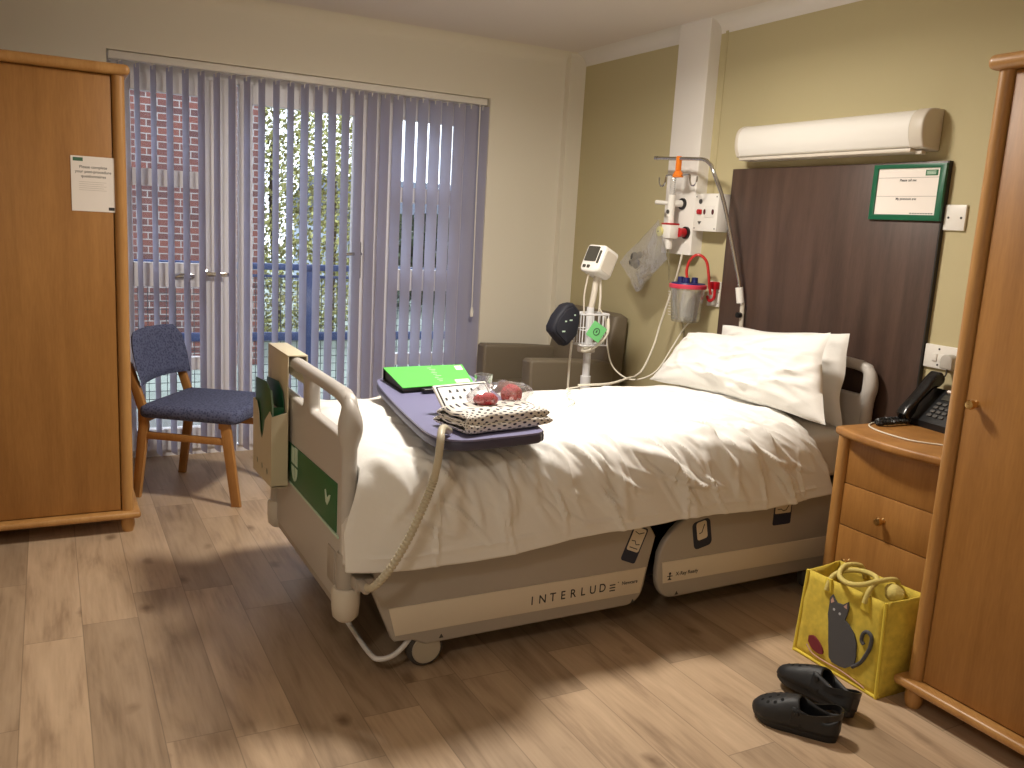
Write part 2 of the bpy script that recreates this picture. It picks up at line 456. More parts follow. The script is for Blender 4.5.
def curve(pts, n=8):
    """smooth path through points (Catmull-Rom)"""
    P = [Vector(p) for p in pts]; P = [P[0]*2-P[1]] + P + [P[-1]*2-P[-2]]
    out = []
    for i in range(1, len(P)-2):
        for k in range(n):
            t = k/n; a, b, c, d = P[i-1:i+3]
            out.append(.5*((2*b)+(c-a)*t+(2*a-5*b+4*c-d)*t*t+(3*b-a-3*c+d)*t**3))
    out.append(P[-2]); return out
_txt = {}
def text_mesh(s, size, bold=0):
    cu = bpy.data.curves.new('lettering_curve', 'FONT'); cu.body = s; cu.size = size; cu.offset = bold; cu.align_x = 'CENTER'; cu.align_y = 'CENTER'
    o = bpy.data.objects.new('lettering_source', cu); link(o)
    bpy.context.view_layer.update()
    me = bpy.data.meshes.new_from_object(o.evaluated_get(bpy.context.evaluated_depsgraph_get()))
    bpy.data.objects.remove(o); bpy.data.curves.remove(cu)
    return me
def add_text(mb, s, size, at, right, up, bold=0, sx=1):
    r = Vector(right).normalized(); u = Vector(up).normalized(); nrm = r.cross(u)
    mx = Matrix(((r.x*sx, u.x, nrm.x, at[0]), (r.y*sx, u.y, nrm.y, at[1]), (r.z*sx, u.z, nrm.z, at[2]), (0, 0, 0, 1)))
    me = text_mesh(s, size, bold); mb.mesh(me, mx); bpy.data.meshes.remove(me)

# ------------------------------------------------------------------ room shell
CE = 2.50
X1, Y1 = 5.9, -4.6
f = MB().box(-.25, Y1, -.1, X1, 0, 0); struct('floor', f, M['floor'], origin=(0, 0, 0))
c = MB().box(-.25, Y1, CE, X1, 0, CE+.1); struct('ceiling', c, M['ceil'])
w = MB()
RY0, RY1, RZ = -2.785, -.635, 2.168          # recess for the patio doors
w.box(-.25, Y1, 0, 0, RY0, CE); w.box(-.25, RY1, 0, 0, 0, CE); w.box(-.25, RY0, RZ, 0, RY1, CE)
struct('wall_left', w, M['cream'])
struct('wall_back', MB().box(-.25, 0, 0, X1, .15, CE), M['khaki'])
struct('wall_right', MB().box(X1, Y1, 0, X1+.12, .15, CE), M['cream'])
struct('wall_front', MB().box(-.25, Y1-.12, 0, X1+.12, Y1, CE), M['cream'])
struct('wall_corner', MB().box(0, -.115, 0, .058, 0, CE), M['cream'])
def cove(n=8, s=.075):
    return [(0, 0)] + [(s*(1-math.cos(a)) if 0 else s - s*math.sin(a), -s + s - s*math.cos(a)) for a in [PI/2*k/n for k in range(n+1)]]
# concave coving: profile in (distance from wall, z)
prof = [(0, CE)] + [(.085 - .085*math.cos(PI/2*k/8), CE - .07 + .07*math.sin(PI/2*k/8)) for k in range(9)]
struct('trim_1', MB().prism([(-d, z) for d, z in prof], 'x', 0, X1), M['white'])
struct('trim_2', MB().prism([(d, z) for d, z in prof], 'y', Y1, 0), M['cream'])
struct('baseboard_back', MB().box(.06, -.014, 0, X1, 0, .1, .004), M['white'])
bb = MB().box(0, Y1, 0, .014, RY0, .1, .004); bb.box(0, RY1, 0, .014, -.115, .1, .004)
struct('baseboard_left', bb, M['white'])
# boxed-in service trunking on the head wall
struct('trim_3', MB().prism([(1.10, 0), (1.10, -.077), (1.335, -.077), (1.345, -.070), (1.345, 0)], 'z', 1.31, CE), M['white'])
struct('trim_4', MB().box(1.38, -.004, 1.62, 1.400, 0, CE-.06, .002), M['khaki'])

# ------------------------------------------------------------------ patio doors and windows
def frame_rect(mb, y0, z0, y1, z1, wl, wr, wt, wb, xa=-.185, xb=-.12, bev=.008):
    mb.box(xa, y0, z0, xb, y0+wl, z1, bev); mb.box(xa, y1-wr, z0, xb, y1, z1, bev)
    mb.box(xa, y0+wl, z1-wt, xb-.001, y1-wr, z1, 0); mb.box(xa, y0+wl, z0, xb-.001, y1-wr, z0+wb, 0)
o = MB(); frame_rect(o, RY0, 0, RY1, RZ, .05, .05, .08, .035, -.22, -.14, .004)
o.box(-.22, -2.205, .03, -.14, -2.125, 2.10, .004); o.box(-.22, -1.375, .03, -.14, -1.28, 2.10, .004)
struct('trim_5', o, M['upvc'])
def side_window(name, y0, y1, g0, g1):
    s = MB(); frame_rect(s, y0, .04, y1, 2.09, g0-y0, y1-g1, .09, .12)
    for za, zb in ((1.51, 1.60), (.97, 1.10), (.50, .57)): s.box(-.185, g0, za, -.121, g1, zb, 0)
    fr = struct(name, s, M['upvc'])
    for za, zb in ((.16, .50), (.57, .97), (1.10, 1.51), (1.60, 2.0)):
        build('pane', MB().box(-.158, g0-.01, za-.01, -.152, g1+.01, zb+.01), M['pane'], fr)
    return fr
w1 = side_window('window_1', -2.735, -2.205, -2.67, -2.30)
hn = MB().lathe([(.0, 0), (.022, 0), (.022, .012), (.010, .016), (.010, .045), (0, .045)], (-.12, -2.30, 1.05), 'x', 14)
hn.box(-.08, -2.31, 1.035, -.066, -2.18, 1.06, .006); build('handle', hn, M['chrome'], w1, label='grey metal window handle')
hn = MB().tube(curve([(-.10, -2.47, 1.03), (-.085, -2.44, 1.045), (-.085, -2.40, 1.04), (-.10, -2.37, 1.03)]), .007); hn.box(-.12, -2.48, 1.02, -.10, -2.36, 1.045, .004)
build('window_stay', hn, M['chrome'], w1)
w2 = side_window('window_2', -1.28, -.685, -1.17, -.80)
d = MB(); frame_rect(d, -2.115, .04, -1.375, 2.09, .075, .078, .10, .16)
dr = struct('door_1', d, M['upvc'])
build('pane', MB().box(-.158, -2.05, .19, -.152, -1.44, 2.0), M['pane'], dr)
hn = MB().box(-.12, -1.432, 1.04, -.108, -1.40, 1.26, .005)
hn.tube([(-.108, -1.416, 1.19), (-.07, -1.416, 1.19), (-.066, -1.43, 1.19), (-.066, -1.52, 1.185)], .010)
build('handle', hn, M['chrome'], dr, label='metal lever handle')

# ------------------------------------------------------------------ vertical blind
bl = thing('vertical_blind', 'lilac-grey vertical blind with fabric vanes hanging across the patio doors', 'blind', (-.05, -1.71, 2.13))
build('headrail', MB().box(-.075, RY0+.01, 2.128, -.022, RY1-.01, 2.166, .004), M['plastic'], bl, label='white headrail')
PITCH = .0793
for i in range(27):
    y = -2.722 + PITCH*i
    ang = RAD((77 if i < 15 else 77-(i-14)*1.5) + random.uniform(-2.5, 2.5)); hx, hy = .0445*math.sin(ang), .0445*math.cos(ang)
    def vf(u, v, y=y, hx=hx, hy=hy, ph=random.uniform(0, 6)):
        t = (u-.5)*2; z = .035 + 2.085*v
        sw = .0025*math.sin(z*1.7+ph)*(1-v)
        bow = .003*(1-t*t)
        return (-.05 + hx*t + bow*hy*20*.3, y + hy*t - bow + sw, z)
    va = build('vane', MB().grid(vf, 5, 12), M['vane'], bl)
    k = MB().box(-.054, y-.006, 2.10, -.046, y+.006, 2.132, .001); build('hanger', k, M['plastic'], va)
cd = MB().tube([(-.012, -.70, 2.128), (-.012, -.697, 1.5), (-.012, -.69, .86)], .004, 6); cd.lathe([(.0, 0), (.010, 0), (.012, .03), (.006, .06), (0, .06)], (-.012, -.69, .82))
build('control_wand', cd, M['plastic'], bl, label='white control wand')

# ------------------------------------------------------------------ outside
struct('balcony_floor', MB().box(-1.55, -5, -.16, -.25, 2.5, -.05), M['deck'])
struct('ground_outside', MB().box(-30, -14, -.45, -1.55, 26, -.4), M['ground'])
rl = thing('balcony_railing', 'blue steel balcony railing with wire mesh infill outside the patio doors', 'railing', (-1.3, -1, -.05))
build('top_rail', MB().box(-1.34, -4.5, 1.0, -1.28, 2.4, 1.045, .006), M['railblue'], rl)
build('mid_rail', MB().box(-1.325, -4.5, .945, -1.295, 2.4, .965, .004), M['railblue'], rl)
build('bottom_rail', MB().box(-1.33, -4.5, .49, -1.29, 2.4, .55, .006), M['railblue'], rl)
for y in (-4.2, -2.8, -1.40, 0, 1.4): build('post', MB().box(-1.335, y-.03, -.05, -1.285, y+.03, 1.0, .006), M['railblue'], rl)
g = MB()
for k in range(116): g.box(-1.312, -4.46+.0595*k, 0, -1.307, -4.456+.0595*k, .96)
for k in range(17): g.box(-1.307, -4.5, .03+.0565*k, -1.303, 2.4, .034+.0565*k)
build('mesh_panel', g, M['mesh'], rl)
bk = thing('brick_building', 'red brick wing of the building outside the left window', 'building', (-7, -5, -.4))
build('wall', MB().box(-9.0, -12, -.4, -5.4, -.868, 6.2), M['brick'], bk)
build('eaves', MB().box(-9.1, -12.1, 6.2, -5.25, -.75, 6.4, .02), M['upvc'], bk)

def tree(name, label, cx, cy, w, dep, z0, z1, n, m, sz, seed, cat, trunk=True):
    rnd = random.Random(seed)
    t = thing(name, label, cat, (cx, cy, -.4))
    if trunk:
        tm = MB()
        for k in range(5):
            y = cy - w*.4 + w*.2*k
            tm.tube(curve([(cx, y, -.4), (cx+rnd.uniform(-.1, .1), y+rnd.uniform(-.15, .15), z1*.4), (cx+rnd.uniform(-.2, .2), y+rnd.uniform(-.3, .3), z1*.95)]), [.05-.0026*j for j in range(17)], 6)
        build('trunk', tm, M['bark'], t)
    tb = bmesh.new()
    for k in range(n):
        a = rnd.random(); zz = z0 + (z1-z0)*rnd.random()
        p = Vector((cx + rnd.gauss(0, dep*.4), cy + rnd.uniform(-.5, .5)*w, zz))
        q = Vector((rnd.gauss(0, 1), rnd.gauss(0, 1), rnd.gauss(0, 1))).normalized(); s_ = sz*rnd.uniform(.6, 1.4)
        u = q.orthogonal().normalized()*s_; v = q.cross(u)*.7
        tb.faces.new([tb.verts.new(p + e) for e in (u, v, -u, -v)])
    mb = MB(); mb.bm.free(); mb.bm = tb
    build('foliage', mb, m, t)
    return t
tree('hedge_tree', 'tall yellow-green leafy tree beyond the balcony, behind the middle door pane', -7.6, .22, 1.9, 1.0, -.3, 5.0, 17000, M['leaf'], .032, 3, 'tree')
tree('garden_shrub', 'dark green shrub at the foot of the pale house outside', -11.5, 4.2, 2.6, 1.0, -.3, 1.5, 2500, M['leafdark'], .08, 5, 'shrub')
hs = thing('pale_house', 'pale blue-grey house with slate roof far behind the right window', 'building', (-15, 6, -.4))
build('wall', MB().box(-18, 2.6, -.4, -14, 8.2, 1.45), M['render'], hs)
build('roof', MB().prism([(-13.7, 1.4), (-18.3, 1.4), (-16, 2.3)], 'y', 2.4, 8.4), M['roof'], hs)
for y in (3.2, 4.4, 5.6, 6.8):
    wf = build('window', MB().box(-13.98, y-.35, .25, -13.94, y+.35, 1.15, .01), M['upvc'], hs)
    build('pane', MB().box(-13.94, y-.29, .31, -13.93, y+.29, 1.09), M['navy'], wf)
nb = thing('dark_clad_building', 'dark navy clad building edge seen through the right of the window', 'building', (-8, 4.6, -.4))
build('wall', MB().box(-9, 3.05, -.4, -6.0, 8, 3.6), M['navy'], nb)
build('parapet', MB().box(-9.1, 2.98, 3.6, -5.9, 8.1, 3.75), M['upvc'], nb)

# ------------------------------------------------------------------ ceiling lamp (above the frame of the photo)
LX, LY = 2.10, -1.48
lp = thing('ceiling_light', 'round white flush ceiling light above the foot of the bed', 'ceiling light', (LX, LY, CE))
build('base', MB().lathe([(0, 0), (.20, 0), (.20, -.03), (.19, -.035), (0, -.035)], (LX, LY, CE), 'z', 40), M['plastic'], lp)
build('diffuser', MB().lathe([(.175, -.036), (.172, -.05), (.15, -.066), (.09, -.076), (0, -.078)], (LX, LY, CE), 'z', 40), M['lampglow'], lp)
def area(name, loc, size, power, col, rot=(0, 0, 0), spread=180):
    ld = bpy.data.lights.new(name, 'AREA'); ld.shape = 'DISK'; ld.size = size; ld.energy = power; ld.color = col; ld.spread = RAD(spread)
    o = bpy.data.objects.new(name, ld); link(o); o.location = loc; o.rotation_euler = rot; return o
area('ceiling_lamp', (LX, LY, CE-.082), .34, 37, (1, .92, .81), spread=170)
LX2, LY2 = 4.75, -3.75  # added fill light: unseen fixture behind the camera, brightens the near bed side
lp2 = thing('ceiling_light', 'round white flush fill light added on the ceiling behind the camera', 'ceiling light', (LX2, LY2, CE))
build('base', MB().lathe([(0, 0), (.20, 0), (.20, -.03), (.19, -.035), (0, -.035)], (LX2, LY2, CE), 'z', 40), M['plastic'], lp2)
build('diffuser', MB().lathe([(.175, -.036), (.172, -.05), (.15, -.066), (.09, -.076), (0, -.078)], (LX2, LY2, CE), 'z', 40), emis('fill_diffuser', (1, .92, .82, 1), 26), lp2)
area('fill_lamp', (LX2, LY2, CE-.082), .34, 7, (1, .92, .81), spread=170)

# ------------------------------------------------------------------ wardrobes
def turned_foot(mb, x, y, zt=.075, r=.028):
    mb.lathe([(0, 0), (r*.75, 0), (r*.95, zt*.25), (r, zt*.5), (r*.9, zt*.8), (r*.8, zt), (0, zt)], (x, y, 0), 'z', 16)
def knob(parent, at, axis, sgn, m, r=.015):
    k = MB(); h = [(0, 0), (r*.75, 0), (r*.5, .006), (r*.42, .014), (r*.9, .019), (r, .026), (r*.8, .033), (0, .035)]
    k.lathe([(a, sgn*b) for a, b in h], at, axis, 18); return build('knob', k, m, parent, label='brass knob')
def wardrobe(label, x0, y0, x1, y1, front, H=1.955):
    """front '+x' or '-y'; box of the carcass between the given corners"""
    t = thing('wardrobe', label, 'wardrobe', ((x0+x1)/2, (y0+y1)/2, 0), group='beech wardrobes')
    def R(mb, a0, b0, z0, a1, b1, z1, bev=0, seg=2):        # a across the front, b depth behind the front
        if front == '+x': mb.box(x1-b1, a0, z0, x1-b0, a1, z1, bev, seg)
        else: mb.box(a0, y0+b0, z0, a1, y0+b1, z1, bev, seg)
        return mb
    A0, A1 = (y0, y1) if front == '+x' else (x0, x1)
    D = (x1-x0) if front == '+x' else (y1-y0)
    build('carcass', R(MB(), A0+.02, .022, .085, A1-.02, D, H-.03, .003), M['wood'], t)
    # thick rounded top and bottom mouldings
    build('top_moulding', R(MB(), A0-.022, -.03, H-.042, A1+.022, D, H, .019, 4), M['woodpost'], t)
    build('base_moulding', R(MB(), A0-.028, -.036, .066, A1+.028, D, .096, .013, 4), M['woodpost'], t)
    PT = lambda a, b: (x1-b, a) if front == '+x' else (a, y0+b)
    for a in (A0+.022, A1-.022):
        px, py = PT(a, .014)
        p = MB().lathe([(.0, .09), (.0245, .09), (.0245, H-.04), (0, H-.04)], (px, py, 0), 'z', 20); build('corner_post', p, M['woodpost'], t)
    for a in (A0+.022, A1-.022):
        for b in (.014, D-.04):
            fm = MB(); turned_foot(fm, *PT(a, b)); build('foot', fm, M['woodpost'], t)
    mid = (A0+A1)/2
    for s, (a0, a1) in ((1, (A0+.050, mid-.0015)), (-1, (mid+.0015, A1-.050))):
        dd = build('door', R(MB(), a0, .004, .10, a1, .022, H-.045, .002), M['wood'], t)
    return t, PT
lw, PT = wardrobe('tall beech wardrobe at the left edge with a white leaflet taped to its door', .47, -4.12, 1.063, -2.785, '+x')
for a in (-3.40, -3.51): knob(lw, (*PT(a, .004), .985), 'x', 1, M['brass'])
rw, PT = wardrobe('tall beech wardrobe at the right edge beside the bedside cabinet', 3.405, -.73, 4.36, -.03, '-y')
knob(rw, (3.488, -.726, .985), 'y', -1, M['brass']); knob(rw, (4.28, -.726, .985), 'y', -1, M['brass'])

lf = thing('leaflet', 'white printed leaflet taped to the left wardrobe door', 'leaflet', (1.06, -2.905, 1.37))
build('sheet', MB().box(1.0600, -2.986, 1.372, 1.0612, -2.827, 1.588), M['paper'], lf)
tx = MB(); yv = (0, 1, 0); zv = (0, 0, 1); X = 1.0616
for s_, z in (('Please complete', 1.546), ('your post-procedure', 1.528), ('questionnaires', 1.510)):
    add_text(tx, s_, .0155, (X, -2.905, z), yv, zv, .0002)
build('lettering', tx, M['inkgrey'], lf)
tx = MB()
for k in range(5): tx.box(X-.0003, -2.958, 1.487-.008*k, X, -2.858-.01*(k % 2), 1.4885-.008*k)
build('small_print', tx, mat('pale_ink', lin(196, 188, 178), .8), lf)
build('logo', MB().box(X-.0003, -2.978, 1.568, X, -2.942, 1.582), M['inkgreen'], lf, label='green logo block')
build('corner_badge', MB().box(X-.0003, -2.852, 1.379, X, -2.830, 1.391), M['ink'], lf, label='small black badge')

# ------------------------------------------------------------------ blue upholstered chair
F = Vector((.573, .82, 0)).normalized(); S = Vector((.82, -.573, 0)).normalized()
ch = thing('visitor_chair', 'beech-framed visitor chair in slate blue fabric between wardrobe and bed', 'chair', (.54, -2.395, 0), math.atan2(F.y, F.x))
# local frame: +x forward, +y to the chair's left (away from camera), z up
def lb(name, mb, m, par=None, **k): return build(name, mb, m, par or ch, world=False, **k)
HW = .225
def legshape(pts, y, wd=.028):
    """flat side-profile leg, polygon in local (x,z)"""
    return MB().prism(pts, 'y', y-wd/2, y+wd/2, .006)
for s in (-1, 1):
    rear = [(-.275, 0), (-.235, 0), (-.185, .36), (-.195, .46), (-.265, .66), (-.285, .675), (-.305, .655), (-.235, .44), (-.235, .36)]
    lb('rear_leg', legshape(rear, s*HW), M['chairwood'])
    front = [(.235, 0), (.28, 0), (.225, .42), (.175, .42)]
    lb('front_leg', legshape(front, s*HW), M['chairwood'])
    lb('side_rail', MB().box(-.235, s*HW-.011, .30, .225, s*HW+.011, .335, .005), M['chairwood'])
lb('front_stretcher', MB().box(.165, -HW, .375, .185, HW, .41, .005), M['chairwood'])
lb('rear_stretcher', MB().box(-.225, -HW, .375, -.205, HW, .41, .005), M['chairwood'])
def seat_fn():
    m = MB(); pts = rrect(-.225, -.255, .275, .255, [.05, .03, .03, .05], 5)
    m.prism(pts, 'z', .405, .472, .026, 4)
    return m
sm = seat_fn()
for v in sm.bm.verts:
    if v.co.z > .44: v.co.z += .012*math.cos(min(1, abs(v.co.y)/.27)*PI/2) - .035*max(0, -(v.co.x))*.6
lb('seat', sm, M['bluefab'])
bm_ = MB()
def backp(u, v, sgn):
    y = (u-.5)*2
    wd = .235 + .012*math.sin(v*PI)
    top = .803 + .012*(1-abs(y)**2.2) - .05*max(0, abs(y)-.82)/.18
    bot = .558 + .01*(1-y*y)
    z = bot + (top-bot)*v
    th = .019*(max(0, 1-abs(y)**6)**.5)*(max(0, 1-abs(2*v-1)**6)**.5)
    x = -.205 - (z-.545)*.24 - .03*(1-y*y)
    return (x + sgn*th, wd*y, z)
N_ = 22
bm_.grid(lambda u, v: backp(u, v, 1), N_, 12); bm_.grid(lambda u, v: backp(u, v, -1), N_, 12)
bmesh.ops.remove_doubles(bm_.bm, verts=bm_.bm.verts, dist=.0005); bmesh.ops.recalc_face_normals(bm_.bm, faces=bm_.bm.faces)
lb('backrest', bm_, M['bluefab'])

# ------------------------------------------------------------------ armchair in the corner
ac = thing('armchair', 'taupe vinyl armchair in the corner behind the bed', 'armchair', (.46, -.38, 0))
def arm(x0, x1):
    m = MB(); m.prism([(-.69, .06), (-.69, .655), (-.675, .67), (-.40, .662), (-.12, .645), (-.12, .06)], 'x', x0, x1, .018, 3); return m
build('arm', arm(.09, .20), M['taupefab'], ac); build('arm', arm(.69, .80), M['taupefab'], ac)
build('seat_base', MB().box(.19, -.64, .10, .70, -.12, .34, .012), M['taupefab'], ac)
sc_ = MB().box(.205, -.675, .345, .685, -.20, .455, .035, 4); build('seat_cushion', sc_, M['taupefab'], ac)
bk_ = MB().prism([(-.25, .34), (-.05, .34), (-.025, .905), (-.07, .93), (-.125, .915)], 'x', .115, .785, .03, 4); build('backrest', bk_, M['taupefab'], ac)
for x in (.13, .76):
    for y in (-.65, -.15): build('leg', MB().lathe([(0, 0), (.018, 0), (.024, .065), (0, .065)], (x, y, 0), 'z', 14), M['dark'], ac)

# ------------------------------------------------------------------ hospital bed
bd = thing('hospital_bed', 'hospital bed with beige moulded end boards and long side panels', 'bed', (2.14, -1.2, 0))
BX0, BX1 = 1.63, 2.645
def endboard(y, H, outer):
    """moulded end board: outline with two hand openings; thickness along y"""
    cx = (BX0+BX1)/2; hw = (BX1-BX0)/2
    def o_(sx):
        return None
    out = []
    # right half outline, going from bottom up and over, then mirrored
    half = [(hw-.075, .215), (hw-.065, .30), (hw-.065, H-.16), (hw-.05, H-.135), (hw-.04, H-.09), (hw-.045, H-.045), (hw-.07, H-.016), (hw-.12, H-.004)]
    R_ = [(cx+a, z) for a, z in half]; L_ = [(cx-a, z) for a, z in reversed(half)]
    pts = R_ + L_
    def hole(s):
        r = rrect(.045, H-.145, hw-.088, H-.044, .022, 4)
        return [(cx+s*a, z) for a, z in r]
    m = MB(); m.prism(pts, 'y', y-.020, y+.020, .012, 3, holes=[hole(1), hole(-1)])
    return m
fb = build('foot_board', endboard(-2.295, .905, -1), M['bed'], bd)
hb = build('head_board', endboard(-.075, .945, 1), M['bed'], bd)
# tubular corner posts and rounded top grip of each end board
def grips(y, H, par):
    cx = (BX0+BX1)/2; hw = (BX1-BX0)/2
    for s in (-1, 1):
        p = curve([(cx+s*(hw-.06), y, .20), (cx+s*(hw-.06), y, .45), (cx+s*(hw-.06), y, H-.2), (cx+s*(hw-.054), y, H-.10), (cx+s*(hw-.072), y, H-.045), (cx+s*(hw-.13), y, H-.026), (cx+s*(hw-.25), y, H-.022), (cx+s*.0, y, H-.022)], 6)
        rs = []
        for q in p:
            dz = H-q.z
            if dz < .045: r = .0225
            elif dz < .17: r = .0235+(.0140 if H < .92 else .005)*math.sin((dz-.045)/.125*PI)
            else: r = .0245
            rs.append(r)
        build('post', MB().tube(p, rs, 16), M['bed'], par)
        build('bumper', MB().lathe([(0, .185), (.026, .185), (.040, .20), (.044, .235), (.044, .285), (.038, .293), (0, .293)], (cx+s*(hw-.06), y, 0), 'z', 20), M['endcap'], par)
        build('collar', MB().lathe([(0, .293), (.032, .293), (.032, .40), (.029, .405), (0, .405)], (cx+s*(hw-.06), y, 0), 'z', 20), M['bedgrey'], par)
grips(-2.300, .905, fb); grips(-.075, .945, hb)
# green printed panel of the foot board
YF = -2.3155
dc = build('printed_panel', MB().prism([(1.72, .440), (2.525, .447), (2.525, .606), (1.72, .580)], 'y', YF-.003, YF+.004, .001), M['decal'], bd, label='green printed panel with a white shield and a leaping mark')
sh = MB(); ys = YF-.0045
for a0, a1, z0, z1 in ((1.965, 2.005, .525, .585), (2.013, 2.05, .525, .59)):
    sh.prism([(a0, z0), (a1, z0), (a1, z1), (a0, z1)], 'y', ys, ys+.0015)
sh.prism([(1.965, .515), (2.005, .515), (2.005, .462), (1.985, .472), (1.970, .49)], 'y', ys, ys+.0015)
sh.prism([(2.013, .515), (2.05, .515), (2.046, .49), (2.033, .472), (2.013, .462)], 'y', ys, ys+.0015)
build('shield_emblem', sh, M['palegreen'], dc)
bi = MB()
bi.prism([(2.40, .550), (2.41, .555), (2.425, .530), (2.45, .547), (2.465, .551), (2.453, .530), (2.43, .508), (2.413, .515)], 'y', ys, ys+.0015)
build('leaping_emblem', bi, M['palegreen'], dc)
tr = MB(); tr.box(1.72, YF-.005, .436, 2.55, YF+.004, .444, .001); build('panel_edge', tr, M['palegreen'], dc)
lt = MB().box(2.44, YF-.004, .27, 2.52, YF+.004, .385, .004); build('corner_bracket', lt, M['bedgrey'], bd)
# lower cross panel under the foot board
build('lower_panel', MB().box(1.70, -2.31, .19, 2.55, -2.275, .30, .006), M['bedgrey'], bd)
# mattress deck and chassis
build('deck', MB().box(1.665, -2.255, .40, 2.615, -.11, .47, .01), M['dark'], bd)
chs = MB().box(1.75, -2.1, .14, 2.55, -.25, .20, .01); chs.box(1.95, -1.9, .2, 2.35, -.4, .395, .01); build('chassis', chs, M['dark'], bd)
# side panels (outer face on the camera side, and the far side)
XS = 2.648
def bez(p0, p1, p2, n=8): return [tuple((1-t)**2*a + 2*t*(1-t)*b + t*t*c for a, b, c in zip(p0, p1, p2)) for t in [k/n for k in range(n+1)]]
footp = [(-2.235, .42), (-2.235, .285), (-2.168, .122), (-2.158, .110), (-2.10, .106), (-2.052, .083)] + bez((-1.28, .088), (-1.215, .092), (-1.205, .15)) + [(-1.185, .26)] + bez((-1.168, .34), (-1.19, .38), (-1.23, .42), 4)
headp = bez((-.93, .42), (-1.10, .40), (-1.145, .27)) + bez((-1.15, .20), (-1.145, .088), (-1.06, .088)) + [(-.19, .100), (-.19, .42)]
def clipband(y0, y1, z0, z1, sl0, sl1): return [(y0, z1), (y1, z1), (y1+sl1, z0), (y0+sl0, z0)]
for side, (xa, xb) in (('near', (XS-.03, XS)), ('far', (BX0-.003, BX0+.027))):
    for nm, pl in (('foot', footp), ('head', headp)):
        pn = build('side_panel', MB().prism(pl, 'x', xa, xb, .009, 3), M['bedgrey'], bd)
        if side == 'near':
            b_ = clipband(-2.183, -1.203, .132, .228, .025, -.018) if nm == 'foot' else clipband(-1.132, -.195, .152, .236, .012, 0)
            bp_ = build('raised_band', MB().prism(b_, 'x', XS-.002, XS+.004, .003), M['bedband'], pn, label='cream raised band')
            tx = MB(); xt = XS+.0046
            if nm == 'foot':
                for k, chh in enumerate('INTERLUD'): add_text(tx, chh, .043, (xt, -1.672+.0405*k, .172+.0005*k), yv, zv, .0005, .92)
                for k in range(3): tx.box(xt-.0003, -1.358, .1585+.0105*k, xt+.0003, -1.334, .1625+.0105*k)
                tx.lathe([(0, 0), (.0022, 0), (.0022, .0005), (0, .0005)], (xt, -1.322, .188), 'x', 10)
                add_text(tx, 'Newcare', .0185, (xt, -1.272, .181), yv, zv, .0004)
                build('lettering', tx, M['ink'], bp_, label='dark lettering reading INTERLUDE Newcare')
            else:
                add_text(tx, 'X-Ray Ready', .020, (xt, -1.012, .182), yv, zv, .0004)
                tx.box(xt-.0003, -1.104, .176, xt+.0003, -1.080, .179); tx.box(xt-.0003, -1.094, .165, xt+.0003, -1.090, .192)
                tx.lathe([(0, 0), (.005, 0), (.005, .0005), (0, .0005)], (xt, -1.092, .188), 'x', 12)
                tx.prism([(-1.102, .163), (-1.082, .163), (-1.092, .172)], 'x', xt-.0003, xt+.0003)
                build('lettering', tx, M['ink'], bp_, label='dark lettering reading X-Ray Ready')
def sticker(poly, inner, marks):
    lab = build('label', MB().prism(poly, 'x', XS, XS+.0015), M['navy'], bd, label='navy instruction label')
    build('label_window', MB().prism(inner, 'x', XS+.0015, XS+.0022), M['bedband'], lab)
    mk = MB()
    for p in marks: mk.tube([(XS+.0024, a, b) for a, b in p], .0016, 6)
    build('diagram', mk, M['ink'], lab)
sk = lambda y, z, a, p: [(y + q[0]*math.cos(a) - q[1]*math.sin(a), z + q[0]*math.sin(a) + q[1]*math.cos(a)) for q in p]
a1 = RAD(-22)
sticker(sk(-1.262, .322, a1, rrect(-.034, -.068, .034, .068, .01, 3)), sk(-1.262, .322, a1, rrect(-.028, -.026, .028, .062, .008, 3)),
        [sk(-1.262, .322, a1, [(-.02, .045), (0, .04), (.02, .05)]), sk(-1.262, .322, a1, [(-.02, .01), (-.005, .012), (.005, 0), (.02, .004)]), sk(-1.262, .322, a1, [(-.018, -.014), (.018, -.014)])])
a2 = RAD(12)
sticker(sk(-.955, .325, a2, rrect(-.042, -.055, .042, .055, .018, 4)), sk(-.955, .325, a2, rrect(-.024, -.022, .024, .05, .010, 4)),
        [sk(-.955, .325, a2, [(-.014, .005), (-.002, .006), (.014, .036)])])
sticker(rrect(-.602, .315, -.508, .41, .008, 3), rrect(-.596, .362, -.514, .404, .004, 3),
        [[(-.585, .380), (-.565, .380), (-.555, .372), (-.54, .374), (-.527, .392)]])
for y in (-2.0, -1.25, -1.05):
    build('warning_mark', MB().prism([(y-.008, .098), (y+.008, .098), (y, .112)], 'x', XS, XS+.001), M['darkgrey'], bd)
# castors
def castor(x, y, r=.062):
    cs = build('castor', MB().lathe([(0, -.022), (r*.86, -.022), (r, -.012), (r, .012), (r*.86, .022), (0, .022)], (x, y, r), 'x', 28), M['rubber'], bd, label='grey castor wheel')
    build('wheel_cover', MB().lathe([(0, -.026), (r*.75, -.026), (r*.82, -.02), (r*.82, .02), (r*.75, .026), (0, .026)], (x, y, r), 'x', 28), M['wheel'], cs)
    build('fork', MB().box(x-.012, y-.03, r, x+.012, y+.05, .15, .006), M['dark'], cs)
for x in (1.68, 2.615):
    castor(x, -2.045); castor(x, -.32)
bt = MB().lathe([(0, -.012), (.022, -.012), (.022, .012), (0, .012)], (2.52, -1.62, .075), 'x', 16); build('small_roller', bt, M['rubber'], bd)
lo = MB().tube(curve([(1.66, -2.14, .20), (1.72, -2.205, .08), (2.0, -2.215, .066), (2.4, -2.222, .062), (2.60, -2.222, .062), (2.645, -2.205, .062), (2.650, -2.16, .070), (2.63, -2.11, .095), (2.59, -2.06, .125)], 6), .0085, 10)
